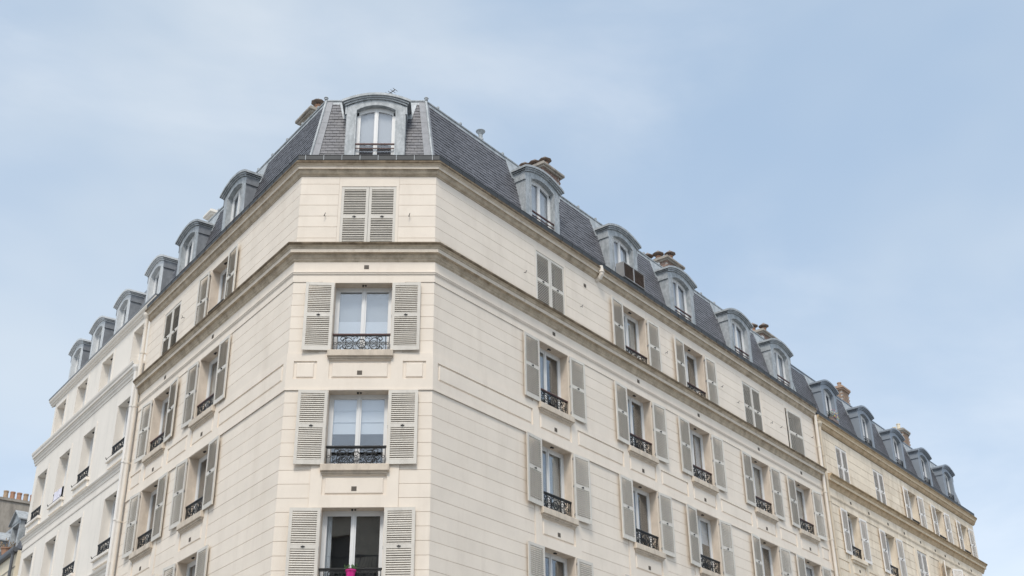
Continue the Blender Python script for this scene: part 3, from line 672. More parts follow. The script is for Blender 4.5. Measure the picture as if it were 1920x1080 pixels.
# windows, shutters, railings
curC={2:'film',3:'tallblind',4:'edge'}
for r in (2,3,4):
    z=ZS[r]
    window(cb,FC,0,z,HW,RH,curC[r]); railing(cb,FC,0,z,.715,.475,.06,r==2)
    for sg,rot in ((-1,R_(3.5)),(1,R_(-2.0))): shutter(cb,FC,sg*(HW+.012),-.055,z+.0,.725,RH-.02,sg,rot,1,True)
cl=[('side',),('lace',)]
ck=['lace','dark','halfblind','lacehalf','dark','lace','side','halfblind','dark','lace','lacehalf','dark','lace','halfblind','dark','lace','dark','side','lace','dark','halfblind','lace']
ci=0
for fr,ws in ((FR,R_WIN),(FL,[-c for c in L_WIN])):
    for c in ws:
        for r in (2,3,4):
            z=ZS[r]; cur=ck[ci%len(ck)]; ci+=1
            if fr is FR and c<6: cur={2:'lacehalf',3:'lace',4:'dark'}[r]
            window(cb,fr,c,z,HW,RH,cur); railing(cb,fr,c,z,.715,.475,.06,r==2)
            for sg in (-1,1): shutter(cb,fr,c+sg*(HW+.012),-.055,z,.725,RH-.02,sg,-sg*R_(rnd.uniform(.6,5.5)),1,False)
def closed_pair(parent,fr,c,z,hw,h,single,matname='shutter',y=.03):
    for sg in (-1,1): shutter(parent,fr,c+sg*hw,y,z,hw-.004,h,-sg,0,1,single,matname)
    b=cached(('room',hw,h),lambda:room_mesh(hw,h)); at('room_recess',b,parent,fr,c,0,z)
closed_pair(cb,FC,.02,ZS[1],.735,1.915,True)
for i,c in enumerate(R_TOP):
    if i in (0,3): closed_pair(cb,FR,c,ZS[1],.72,1.915,False)
    elif i==4:
        shutter(cb,FR,c-.60,.0,ZS[1],1.2,1.915,1,R_(-2),1,False); at('room_recess',cached(('room',.72,1.92),lambda:room_mesh(.72,1.92)),cb,FR,c,0,ZS[1])
    else:
        window(cb,FR,c,ZS[1],.72,1.92,'lace' if i==1 else 'dark'); railing(cb,FR,c,ZS[1],.70,.475,.03,True)
        for sg in (-1,1): shutter(cb,FR,c+sg*.735,-.06,ZS[1],.71,1.9,sg,-sg*R_(rnd.uniform(1,5)),1,False)
window(cb,FL,-L_TOP[0],ZS[1],.68,1.92,'side'); railing(cb,FL,-L_TOP[0],ZS[1],.66,.475,.03,False)
for sg in (-1,1): shutter(cb,FL,-L_TOP[0]+sg*.69,-.06,ZS[1],.71,1.9,sg,-sg*R_(3),1,False)
closed_pair(cb,FL,-L_TOP[1],ZS[1],.66,1.915,False)
# little iron wall catches and vents
def catch_mesh():
    b=MB(); b.tube([(0,.0,0),(0,-.07,0),(.02,-.09,.05)],.009,5); b.tube([(0,-.07,0),(-.02,-.085,-.05)],.009,5); return b.mesh('wall_catch','iron')
cm_=catch_mesh()
for fr,x,z in ((FC,-1.12,18.19),(FC,1.12,18.18),(FR,3.9,18.1),(FR,6.75,18.1),(FR,16.7,18.05),(FR,19.35,18.05),(FR,20.15,18.1),(FR,23.0,18.5),(FR,11.75,18.3),(FR,15.55,18.3),(FL,-7.75,18.3)):
    at('wall_catch',cm_,cb,fr,x,0,z)
at('vent_grille',cached('vent',vent_mesh),cb,FR,7.05,-.004,18.95)
# gutter round the eaves
GUT=[(.06,19.83),(.165,19.835),(.185,19.86),(.19,19.985),(.20,19.995),(.195,20.005),(.18,20.0),(.17,19.90),(-.30,19.88)]
g=put('gutter',sweep(GUT,L_END,R_END+.05,'gutter','gutter'),cb)
def clip_mesh():
    b=MB(); b.box(-.008,.008,-.008,.006,-.14,.02); return b.mesh('gutter_clip','zinc')
cl_=clip_mesh(); cl2_=cl_.copy(); cl2_.materials[0]=M['gutter']
for i in range(8): at('gutter_clip',cl_,g,FC,-1.72+i*.49,-.19,19.985)
for i in range(44): at('gutter_clip',cl2_,g,FR,.35+i*.53,-.19,19.985)
for i in range(20): at('gutter_clip',cl2_,g,FL,-.35-i*.53,-.19,19.985)
# mansard
MS=(-.24,19.93,-.80,22.47)
roofM=sweep([(MS[0]-.02,MS[1]),(MS[2]-.02,MS[3]),(-2.0,22.62),(-6.0,23.0)],L_END,R_END-.55,'under','roof')
roof=put('roof',roofM,cb)
dw={'C':1.63,'R':1.74,'L':1.60}
DB=20.08
def skipper(cs,wd):
    def f(x,z):
        for c in cs:
            d=abs(x-c)
            if d<wd/2-.05 and z<DB+2.1: return True
            if z>DB+1.65 and d<wd/2+.12: return True
        return False
    return f
slates(roof,FC,lambda p:-W2-KL*p+.10,lambda p:W2+KR*p-.10,MS,skipper([.09],dw['C']),400)
nC=sum(1 for o in roof.children if o.name.startswith('slate'))
slates(roof,FR,lambda p:-KR*p+.06,lambda p:R_END-.62,MS,skipper(R_WIN,dw['R']),max(0,298-nC),order=lambda q:q[0])
slates(roof,FL,lambda p:-L_END+.05,lambda p:KL*p-.06,MS,skipper([-c for c in L_WIN],dw['L']),0)
# hip flashings: zinc on both sides of each hip, with a roll
def hip(frA,xaf,sgn,frB,xbf):
    n=6; rows=[]
    b=MB(); p0,z0,p1,z1=MS
    for k in range(n):
        za=z0-.03+(z1-z0+.03)*k/n; zb_=z0-.03+(z1-z0+.03)*(k+1)/n
        pa,pb=mans_p(za,MS)+.040,mans_p(zb_,MS)+.034
        wA=.225-.02*k/n; wB=.12
        A0=frA.loc(xaf(pa),-pa,za); A1=frA.loc(xaf(pb),-pb,zb_+.012); B0=frA.loc(xaf(pa)-sgn*wA,-pa,za); B1=frA.loc(xaf(pb)-sgn*(wA-.008),-pb,zb_+.012)
        C0=frB.loc(xbf(pa)+sgn*wB,-pa,za+.0); C1=frB.loc(xbf(pb)+sgn*wB,-pb,zb_+.012)
        if sgn>0: b.quad(B0,A0,A1,B1); b.quad(A0,C0,C1,A1)
        else: b.quad(A0,B0,B1,A1); b.quad(C0,A0,A1,C1)
        # foot edges so each sheet has thickness
        dn=lambda q,frq:(q[0],q[1],q[2]-.006)
        b.quad(B0,B1,tuple(Vector(B1)+Vector((0,.045,0))),tuple(Vector(B0)+Vector((0,.045,0))))
    o=put('hip_flashing',b.mesh('hip_flashing','hipzinc'),roof)
    b=MB(); pts=[]
    for k in (0,1):
        z=z0-.03 if k==0 else z1+.02; p=mans_p(z,MS)+.042; pts.append(frA.loc(xaf(p),-p,z))
    b.tube(pts,.036,8); put('hip_roll',b.mesh('hip_roll','zinc'),roof)
hip(FC,lambda p:W2+KR*p,1,FR,lambda p:-KR*p)
hip(FC,lambda p:-W2-KL*p,-1,FL,lambda p:KL*p)
# ridge: zinc apron and roll with clips along the break of the mansard
RG=[(MS[2]+.045,22.36),(MS[2]+.03,22.47),(MS[2]+.055,22.475),(MS[2]+.06,22.51),(MS[2]+.03,22.535),(MS[2]-.05,22.535),(-2.0,22.66)]
rg=put('ridge_flashing',sweep(RG,L_END,R_END-.55,'zinc','ridge_flashing'),roof)
def rclip():
    b=MB(); b.bevbox(-.03,.03,-.03,.04,-.01,.065,.01); return b.mesh('ridge_clip','zinc')
rc_=rclip()
for i in range(22): at('ridge_clip',rc_,rg,FR,.9+i*1.02,.765,22.53)
for i in range(10): at('ridge_clip',rc_,rg,FL,-.9-i*1.0,.765,22.53)
for x in (-W2+KL*.75,W2-KR*.75):
    b=MB(); b.lathe([(.05,0),(.05,.05),(.07,.06),(.03,.11),(.01,.13)],8); put('finial_cap',b.mesh('finial_cap','zinc'),roof,(x,.755,22.52))
# dormers
dormer(cb,FC,.09,.2,DB,dw['C'],1.0,'zinc','zinc','bars','blindsky',.8,(MS,0))
for i,c in enumerate(R_WIN): dormer(cb,FR,c,.2,DB,dw['R'],.98,'zinc','zinc','none' if i==1 else 'bars','blind' if i%2 else 'blindsky',.8,(MS,0))
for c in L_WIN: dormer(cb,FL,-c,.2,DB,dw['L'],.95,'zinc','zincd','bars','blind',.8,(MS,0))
# end verge of the roof at the party line
b=MB()
pts=[]
for z in (MS[1]-.05,MS[3]+.03): pts.append((z,mans_p(z,MS)+.03))
(za,pa),(zb_,pb)=pts
b.hexa([FR.loc(R_END-.58,-pa,za),FR.loc(R_END-.44,-pa,za),FR.loc(R_END-.44,-pa+.08,za),FR.loc(R_END-.58,-pa+.08,za),FR.loc(R_END-.58,-pb,zb_),FR.loc(R_END-.44,-pb,zb_),FR.loc(R_END-.44,-pb+.08,zb_),FR.loc(R_END-.58,-pb+.08,zb_)])
put('verge_flashing',b.mesh('verge_flashing','zinc'),roof)
b=MB(); b.lathe([(.065,-.8),(.065,.12),(.08,.13),(.085,.15),(.11,.20),(.145,.22),(.15,.235),(.12,.25)],16); o=put('roof_flue',b.mesh('roof_flue','zinc'),roof,FR.loc(3.30,1.12,22.95))
# chimneys (stack ends at the ridge line, running back from the facade)
chimney(cb,FR,6.35,7.35,.95,3.2,22.3,23.38,[(6.82,1.2,1),(6.74,1.56,1),(6.66,1.92,1),(6.58,2.32,1)],'concrete','mortar','rust','brickred')
chimney(cb,FR,14.1,15.2,.95,2.3,22.3,23.20,[(14.72,1.15,1),(14.45,1.5,1),(14.35,1.9,1),(14.85,1.7,1)],'concrete','mortar','rust','brickred')
chimney(cb,FR,21.7,23.0,.95,2.2,22.3,22.98,[(22.3,1.15,1),(22.0,1.5,1),(22.6,1.75,1),(21.95,1.95,1)],'concrete','mortar','rust','brickred')
chimney(cb,FL,-2.55,-1.75,.95,3.0,22.3,22.98,[(-1.95,1.25,1)],'concrete','mortar','rust')
chimney(cb,FL,-9.45,-9.0,.95,1.5,22.3,23.0,[],'white','white','rust')
chimney(cb,FL,-9.35,-8.9,1.75,2.3,22.3,23.75,[],'white','white','rust')
# downpipes
def pipe(parent,fr,x,z0,z1,r=.062,p=.13,mtl='pipe',head=True):
    b=MB(); n=max(1,int((z1-z0)/3)); 
    b.tube([(0,0,z0),(0,0,z1)],r,12,cap=True)
    o=at('downpipe',b.mesh('downpipe',mtl,False),parent,fr,x,-p,0)
    def cl():
        b=MB(); b.lathe([(r+.004,-.03),(r+.016,-.026),(r+.016,.026),(r+.004,.03)],12); b.box(-.02,.02,r,p-.0,-.015,.015); return b.mesh('pipe_collar',mtl)
    c=cached(('collar',r,p,mtl),cl)
    z=z1-1.35
    while z>z0+.5: put('pipe_collar',c,o,(0,0,z)); z-=1.9
    if head:
        b=MB(); b.lathe([(r*.95,-.16),(r*1.05,-.12),(r*1.9,0),(r*2.0,.02),(r*2.0,.10),(r*1.6,.11)],12); put('rainwater_head',b.mesh('rainwater_head',mtl),o,(0,0,z1))
    return o
pipe(cb,FR,R_END-.03,0,19.55,head=False)
pipe(cb,FL,-L_END-.02,0,19.62,.065,.13,'pipe')
b=MB(); b.tube([(0,-.19,19.84),(0,-.21,19.70),(0,-.20,19.55),(0,-.12,19.44),(0,0,19.40)],.075,10); b.lathe([(.075,0),(.10,.02),(.10,.06),(.075,.08)],10,(0,-.205,19.6))
at('gutter_outlet',b.mesh('gutter_outlet','pipe'),cb,FR,7.72,0,0)

# ------------------------------------------------------------------ RIGHT NEIGHBOUR (tan)
rb=thing('tan_building','tan limestone apartment house with white shutters and grey painted dormers at far right','building')
NX0,NX1=23.62,42.25; DZ=-.09
NZ={1:17.05,2:14.19,3:11.25}; NH=1.86
N_R2=[26.05,29.97,33.75,36.9,40.5]; N_TOP=[25.92,29.82,33.68,37.15,40.60]; N_D=[25.95,29.8,33.5,37.0,40.3]
def facade_n():
    fr=FR; hw=.60
    ops=[(c-hw,c+hw,NZ[r],NZ[r]+NH) for r in (2,3) for c in N_R2]+[(c-.58,c+.58,NZ[1],NZ[1]+1.81) for c in N_TOP]
    b=MB(); b.slab(NX0,NX1,0,19.4,.014,.34,ops,0,1); wall=put('wall',b.mesh('wall',['tanjoint','tan']),rb,(fr.o[0],fr.o[1],0),fr.rz)
    def co(a,c,z0,z1):
        if c-a<.06: return
        g=.008; bb=MB(); bb.slab(a+(g if a>NX0 else 0),c-(g if c<NX1 else 0),z0+g,z1-g,rnd.uniform(-.003,.003),.0135); put('course',bb.mesh('course','tan'),wall)
    ed=[NX0]+sum([[c-.63,c+.63] for c in N_TOP],[])+[NX1]
    zs=[17.1+i*.348 for i in range(7)]
    for z0,z1 in zip(zs,zs[1:]):
        for a,c in zip(ed[0::2],ed[1::2]): co(a,c,z0,z1)
    for c in N_TOP:
        b=MB(); b.slab(c-.63,c+.63,17.1,19.18,.001,.0139,[(c-.58,c+.58,NZ[1],NZ[1]+1.81)]); put('window_surround',b.mesh('window_surround','tan'),rb,(fr.o[0],fr.o[1],0),fr.rz)
    ed=[NX0]+sum([[c-.95,c+.95] for c in N_R2],[])+[NX1]
    zs=[13.98+i*.345 for i in range(7)]; zs[-1]=16.08
    for z0,z1 in zip(zs,zs[1:]):
        for a,c in zip(ed[0::2],ed[1::2]): co(a,c,z0,z1)
    zs=[10.1+i*.345 for i in range(10)]
    for z0,z1 in zip(zs,zs[1:]):
        for a,c in zip(ed[0::2],ed[1::2]): co(a,c,z0,min(z1,13.1))
    b=MB(); b.slab(NX0,NX1,0,10.1,0,.0135); put('base_courses',b.mesh('base_courses','tan'),wall)
    P=.02
    pe=[NX0+.3]+sum([[c-.98,c+.98] for c in N_R2],[])+[NX1-.1]
    pans=[(a,c) for a,c in zip(pe[0::2],pe[1::2]) if c-a>.3]
    hol=[(c-.66,c+.66,NZ[2]-.72,NZ[2]-.26) for c in N_R2]+[(a,c,13.42,13.86) for a,c in pans]
    b=MB(); b.slab(NX0,NX1,13.1,13.98,-P,.0135,hol); put('string_band',b.mesh('string_band','tan'),rb,(fr.o[0],fr.o[1],0),fr.rz)
    b=MB(); b.slab(NX0,NX1,16.08,16.72,-P,.0135); put('frieze',b.mesh('frieze','tan'),rb,(fr.o[0],fr.o[1],0),fr.rz)
    for a,c in pans: b=MB(); b.bevbox(a+.06,c-.06,-.017,.0125,13.46,13.82,.02); b.box(a-.01,c+.01,.0118,.0133,13.41,13.87); put('band_panel',b.mesh('band_panel','tan'),rb,(fr.o[0],fr.o[1],0),fr.rz)
    for c in N_R2:
        for r in (2,3):
            z=NZ[r]; zl,zh={2:(13.98,16.08),3:(10.1,13.1)}[r]
            b=MB(); b.slab(c-.95,c+.95,zl,zh-.001,-P,.0135,[(c-hw,c+hw,z,z+NH)]); put('window_surround',b.mesh('window_surround','tan'),rb,(fr.o[0],fr.o[1],0),fr.rz)
            def sm():
                b=MB(); b.bevbox(-.74,.74,-.12,.26,-.16,0,.012); b.box(-.70,.70,-.06,0,-.24,-.1605); return b.mesh('window_sill','tan')
            at('window_sill',cached('sillN',sm),rb,fr,c,0,z)
            if r==2:
                def pm():
                    b=MB(); b.bevbox(-.60,.60,-.017,.0125,-.68,-.30,.022); b.box(-.67,.67,.0118,.0133,-.73,-.25); return b.mesh('apron_panel','tan')
                o=at('apron_panel',cached('apronN',pm),rb,fr,c,0,z); put('vent_grille',cached('vent',vent_mesh),o,(0,-.019,-.5))
        at('vent_grille',cached('vent',vent_mesh),rb,fr,c+.05,-P-.004,16.52)
        at('vent_grille',cached('vent',vent_mesh),rb,fr,c+1.9,-P-.004,16.52)
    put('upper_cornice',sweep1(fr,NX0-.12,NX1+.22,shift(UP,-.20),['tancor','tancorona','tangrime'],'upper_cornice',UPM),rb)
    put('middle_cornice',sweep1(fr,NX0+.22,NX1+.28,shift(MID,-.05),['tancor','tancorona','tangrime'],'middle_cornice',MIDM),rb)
    put('neck_moulding',sweep1(fr,NX0+.2,NX1+.05,shift(NECK,-.10),'tan','neck_moulding'),rb)
    for i,c in enumerate(N_R2):
        for r in (2,3):
            z=NZ[r]
            if i==2: closed_pair(rb,fr,c,z,hw,NH-.01,False,'shwhite'); continue
            window(rb,fr,c,z,hw,NH,'lace' if (i+r)%2 else 'dark'); railing(rb,fr,c,z,.585,.475,.06,False)
            for sg in (-1,1): shutter(rb,fr,c+sg*(hw+.012),-.055,z,.66,NH-.02,sg,-sg*R_(2 if i!=3 else 25),1,False,'shwhite')
    for i,c in enumerate(N_TOP):
        if i<2: closed_pair(rb,fr,c,NZ[1],.58,1.80,False,'shwhite'); continue
        window(rb,fr,c,NZ[1],.58,1.81,'dark'); railing(rb,fr,c,NZ[1],.565,.475,.03,False)
        for sg in (-1,1): shutter(rb,fr,c+sg*.592,-.055,NZ[1],.64,1.79,sg,-sg*R_(3),1,False,'shwhite')
    # roof
    ms=(-.24,19.70,-.80,22.14)
    b=MB(); prof=[(ms[0]-.02,ms[1]),(ms[2]-.02,ms[3]),(-2,22.3),(-6,22.7)]
    roof=put('roof',sweep1(fr,R_END-.45,NX1-.3,prof,'under','roof'),rb)
    def sk(x,z): return any((abs(x-c)<1.5/2-.05 and z<22.0) or (z>21.5 and abs(x-c)<.87) for c in N_D)
    slates(roof,fr,lambda p:R_END-.38,lambda p:NX1-.3-(-p)*.45,ms,sk,0)
    put('ridge_flashing',sweep1(fr,R_END-.45,NX1-.65,shift(RG,-.33),'zincp','ridge_flashing'),roof)
    b=MB(); pts=[(fr.loc(NX1-.32-(-p)*.35,-p-.03,z)) for z,p in ((ms[1],ms[0]),(ms[3],ms[2]))]; b.tube(pts,.09,8); put('hip_roll',b.mesh('hip_roll','zincp'),roof)
    b=MB(); b.quad(fr.loc(NX1-.4,-ms[0],ms[1]),fr.loc(NX1-.4,6,ms[1]),fr.loc(NX1-.75,6,22.5),fr.loc(NX1-.6,-ms[2],ms[3])); put('end_slope',b.mesh('end_slope','zincp'),roof)
    put('gutter',sweep1(fr,NX0-.1,NX1+.1,shift(GUT,-.2,-.02),'gutter','gutter'),rb)
    for i,c in enumerate(N_D): dormer(rb,fr,c,.2,19.86,1.50,.93,'zincp','zincp','iron',['blind','blindsky','half','half','blind'][i],.8,(ms,0))
    chimney(rb,fr,29.55,30.35,.95,1.8,21.9,22.98,[(29.95,1.2,0)],'brick','mortar','rust','brick',1.0,'brick',.14,.07)
    chimney(rb,fr,36.95,37.75,.95,1.8,21.9,23.05,[(37.1,1.2,0),(37.45,1.55,0)],'concrete','mortar','rust','brick',1.0,'cream',.14,.07)
    pipe(rb,fr,NX0+.05,0,19.25,.062,.13,'pipet')
    # return wall at the far corner
    b=MB(); b.quad(fr.loc(NX1,.014,0),fr.loc(NX1+.9,.9,0),fr.loc(NX1+.9,.9,19.4),fr.loc(NX1,.014,19.4)); b.quad(fr.loc(NX1+.9,.9,0),fr.loc(NX1+.9,10,0),fr.loc(NX1+.9,10,19.4),fr.loc(NX1+.9,.9,19.4)); put('return_wall',b.mesh('return_wall','tan'),rb)
M['pipet']=mat('tan_pipe',(.56,.48,.37),.6,dirt=(.35,.28,.2),dirt_amt=.4,mott=.05)
facade_n()

# ------------------------------------------------------------------ LEFT NEIGHBOUR (white)
lb=thing('white_building','smooth white plaster apartment house with bare windows and dark zinc dormers at left','building')
WX0,WX1=-22.45,-11.12
W_R2=[-12.45,-15.95,-18.65,-21.35]; W_T=[-12.72,-15.95,-18.72,-21.25]
SB=.25
def facade_w():
    fr=FL; hw=.62; wz={2:(15.2,17.1),3:(11.88,13.84),4:(8.5,10.45)}
    ops=[(c-hw,c+hw,*wz[r]) for r in wz for c in W_R2]
    b=MB(); b.slab(WX0,WX1,0,18.0,0,.36,ops); put('wall',b.mesh('wall','white'),lb,(fr.o[0],fr.o[1],0),fr.rz)
    tz=(18.25,20.02)
    b=MB(); b.slab(WX0+.3,WX1,17.9,20.4,SB,SB+.36,[(c-.6,c+.6,*tz) for c in W_T]); put('upper_wall',b.mesh('upper_wall','white'),lb,(fr.o[0],fr.o[1],0),fr.rz)
    # chamfered end and side wall
    b=MB(); z=20.4
    b.quad(fr.loc(WX0-.55,.75,0),fr.loc(WX0,0,0),fr.loc(WX0,0,18.0),fr.loc(WX0-.55,.75,18)); b.quad(fr.loc(WX0-.55,9,0),fr.loc(WX0-.55,.75,0),fr.loc(WX0-.55,.75,18),fr.loc(WX0-.55,9,18))
    b.quad(fr.loc(WX0-.25,.95,17.9),fr.loc(WX0+.3,SB,17.9),fr.loc(WX0+.3,SB,z),fr.loc(WX0-.25,.95,z)); b.quad(fr.loc(WX0-.25,9,17.9),fr.loc(WX0-.25,.95,17.9),fr.loc(WX0-.25,.95,z),fr.loc(WX0-.25,9,z))
    put('side_wall',b.mesh('side_wall','white'),lb)
    up=[(-SB,20.26),(-SB+.03,20.27),(-SB+.05,20.33),(-SB+.09,20.34),(-SB+.10,20.40),(-SB+.15,20.43),(-SB+.17,20.48),(-SB+.175,20.52),(-SB-.4,20.55)]
    put('upper_cornice',sweep1(fr,WX0-.15,WX1+.05,up,'white','upper_cornice'),lb)
    mid=[(-.02,17.72),(.025,17.74),(.035,17.82),(.075,17.85),(.08,17.92),(.10,17.93),(.11,17.99),(.16,18.0),(.165,18.08),(.20,18.12),(.215,18.18),(.215,18.215),(-SB-.02,18.30)]
    put('middle_cornice',sweep1(fr,WX0-.22,WX1-.42,mid,'white','middle_cornice'),lb)
    def led(z,pp,top):
        prof=[(-.02,z-.24),(.02,z-.23),(.03,z-.15),(.06,z-.12),(.065,z-.07),(pp,z-.05),(pp+.02,z-.01),(-.02,z+.02)]
        put('string_course',sweep1(fr,WX0-.1,WX1-.1,prof,'white','string_course'),lb)
        put('string_fillet',sweep1(fr,WX0-.02,WX1-.1,[(-.02,z-.52),(.022,z-.52),(.03,z-.47),(-.02,z-.46)],'white','string_fillet'),lb)
    led(14.74,.11,0); led(11.38,.11,0)
    def cover(b,y): pass
    put('gutter',sweep1(fr,WX0-.17,WX1+.05,[(-SB+.14,20.525),(-SB+.185,20.53),(-SB+.19,20.585),(-SB-.05,20.60)],'zincd','gutter'),lb)
    for c in W_R2:
        for r,(z0,z1) in wz.items():
            b=MB(); b.slab(c-hw-.15,c+hw+.15,z0,z1+.15,-.018,-.0005,[(c-hw,c+hw,z0-.01,z1)]); put('window_surround',b.mesh('window_surround','white'),lb,(fr.o[0],fr.o[1],0),fr.rz)
            b=MB(); b.bevbox(c-hw-.17,c+hw+.17,-.13,.26,z0-.10,z0,.012); b.box(c-hw-.12,c+hw+.12,-.06,-.0005,z0-.32,z0-.101); put('window_sill',b.mesh('window_sill','white'),lb,(fr.o[0],fr.o[1],0),fr.rz)
            h=z1-z0; window(lb,fr,c,z0,hw,h,'dark' if r!=2 else 'lace')
            railing(lb,fr,c,z0,.60,.42,.0,False)
            def cat():
                b=MB(); b.tube([(-hw-.1,-.0,.0),(-hw-.1,-.13,0),(-hw-.1,-.15,.06)],.016,5); b.tube([(hw+.1,-.0,.0),(hw+.1,-.13,0),(hw+.1,-.15,.06)],.016,5); b.tube([(-hw-.1,-.13,.0),(hw+.1,-.13,0)],.008,4); return b.mesh('sill_bracket','iron')
            at('sill_bracket',cached('catW',cat),lb,fr,c,0,z0+.02)
    for c in W_T:
        b=MB(); b.slab(c-.74,c+.74,18.3,20.16,SB-.016,SB-.0005,[(c-.6,c+.6,18.2,tz[1])]); put('window_surround',b.mesh('window_surround','white'),lb,(fr.o[0],fr.o[1],0),fr.rz)
        window(lb,fr,c,tz[0],.6,tz[1]-tz[0],'dark',SB)
    ms=(-.56,20.56,-1.12,22.85)
    roof=put('roof',sweep1(fr,WX0+.4,WX1+.15,[(ms[0],ms[1]),(ms[2],ms[3]),(-2.4,23.0),(-6,23.3)],'zincd','roof'),lb)
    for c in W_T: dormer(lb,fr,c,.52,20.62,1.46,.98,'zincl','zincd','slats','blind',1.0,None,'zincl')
    pipe(lb,fr,WX1-.24,0,17.86,.068,.12,'pipew')
    b=MB(); b.quad(fr.loc(WX1+.2,.4,20),fr.loc(WX1+.2,6,20),fr.loc(WX1+.2,6,23.2),fr.loc(WX1+.2,1.15,22.9)); put('party_wall',b.mesh('party_wall','zincd'),lb)
facade_w()
cl=MB(); n=8
for i in range(n):
    a,c=-.55+1.0*i/n,-.55+1.0*(i+1)/n; ya,yc=-.045-.02*math.sin(i*1.7),-.045-.02*math.sin((i+1)*1.7)
    cl.quad((a,ya,-.06),(c,yc,-.07),(c,yc,.46),(a,ya,.46)); cl.quad((a,ya,.46),(c,yc,.46),(c,.03,.47),(a,.03,.47))
    cl.quad((c,.035,.12),(a,.035,.12),(a,.03,.47),(c,.03,.47))
tag(at('laundry_cloth',cl.mesh('laundry_cloth','cloth',True),None,FL,W_R2[2]+.1,0,15.2),'white cloth hung over window railing of the white building','cloth')

# ------------------------------------------------------------------ FAR LEFT BUILDING
fb=thing('slate_roofed_house','low cream house with grey slate roof behind the white building at bottom left','building')
def far_left():
    fr=FL; X0,X1=-36.0,-23.05
    b=MB(); b.slab(X0,X1,0,14.45,0,.3); put('wall',b.mesh('wall','cream'),fb,(fr.o[0],fr.o[1],0),fr.rz)
    put('eaves_line',sweep1(fr,X0,X1,[(-.01,13.8),(.02,13.8),(.02,13.84),(-.01,13.84)],'concrete','eaves_line'),fb)
    put('gutter',sweep1(fr,X0,X1,[(0,14.40),(.10,14.38),(.17,14.42),(.19,14.5),(.19,14.58),(.16,14.58),(-.1,14.5)],'pipeg','gutter'),fb)
    ms=(-.12,14.5,-1.15,17.0)
    roof=put('roof',sweep1(fr,X0,X1,[(ms[0],ms[1]),(ms[2],ms[3]),(-4,17.6)],'under','roof'),fb)
    ds=(-25.3,-28.9)
    slates(roof,fr,lambda p:X0+.1,lambda p:X1-.05,ms,lambda x,z:any(abs(x-c)<.5 and z<16.6 for c in ds),0,.13,.2)
    put('ridge_flashing',sweep1(fr,X0,X1,[(ms[2]+.05,16.9),(ms[2]+.05,17.03),(ms[2]-.2,17.08)],'zinc','ridge_flashing'),roof)
    for c in ds:
        b=MB(); h2=.64; d=1.4; e=1.5
        for sg in (-1,1): b.box(*sorted((sg*h2,sg*(h2-.14))),0,d,0,e)
        b.box(-h2+.14,h2-.14,0,d,e-.12,e)
        b.box(-h2+.14,h2-.14,0,.1,0,.1)
        o=at('dormer',b.mesh('dormer_body','zinc'),fb,fr,c,.3,14.65)
        b=MB(); ap=e+.45; hh=h2+.10
        for sg in (-1,1):
            q=[(0,-.12,ap),(0,d+.4,ap),(sg*hh,d+.4,e-.04),(sg*hh,-.12,e-.04)]; b.poly(q if sg<0 else q[::-1]); b.poly([(x_,y_,z_+.05) for x_,y_,z_ in (q if sg>0 else q[::-1])])
            a_,c_=q[0],q[3]; b.quad(a_,c_,(c_[0],c_[1],c_[2]+.05),(a_[0],a_[1],a_[2]+.05)); a_,c_=q[3],q[2]; b.quad(a_,c_,(c_[0],c_[1],c_[2]+.05),(a_[0],a_[1],a_[2]+.05))
        b.poly([(-hh+.03,-.02,e-.03),(hh-.03,-.02,e-.03),(0,-.02,ap)])
        put('dormer_roof',b.mesh('dormer_roof','zinc'),o)
        b=MB(); b.box(-.43,-.36,.2,.25,.1,e-.12); b.box(.36,.43,.2,.25,.1,e-.12); b.box(-.36,.36,.2,.25,.1,.17); b.box(-.36,.36,.2,.25,e-.2,e-.12); b.box(-.04,.04,.2,.25,.17,e-.2); f=put('window_frame',b.mesh('window_frame','pvc'),o)
        for sg in (-1,1): b=MB(); b.box(*sorted((sg*.04,sg*.36)),.222,.226,.17,e-.2); put('pane',b.mesh('pane','glass'),o)
        b=MB(); b.quad((-.44,.5,0),(.44,.5,0),(.44,.5,e),(-.44,.5,e)); put('room_recess',b.mesh('room_recess','room'),o)
    pipe(fb,fr,X1-.18,0,14.4,.06,.12,'pipeg',True)
    # tall party wall with a row of pots, running back from the street
    s0=-31.5
    b=MB(); b.box(s0-.5,s0,.9,11,12,18.85); b.box(s0-.56,s0+.06,.85,11,18.85,18.97); b.box(s0-.5,s0+.02,.9,11,17.3,17.36)
    ch=put('chimney_wall',b.mesh('chimney_wall','concrete'),fb,(fr.o[0],fr.o[1],0),fr.rz)
    def pm(k):
        b=MB(); b.lathe([(.125,0),(.13,.1),(.11,.11),(.105,.33),(.12,.34),(.12,.40),(.09,.40)],12); return b.mesh('chimney_pot',k)
    for i in range(16):
        k='terra' if i%3 else 'potp'; put('chimney_pot',cached(('fpot',k),lambda:pm(k)),ch,(s0-.25,1.15+i*.30,18.965))
M['potp']=mat('pale_terracotta',(.42,.30,.20),.85,mott=.15,mscale=5)
far_left()
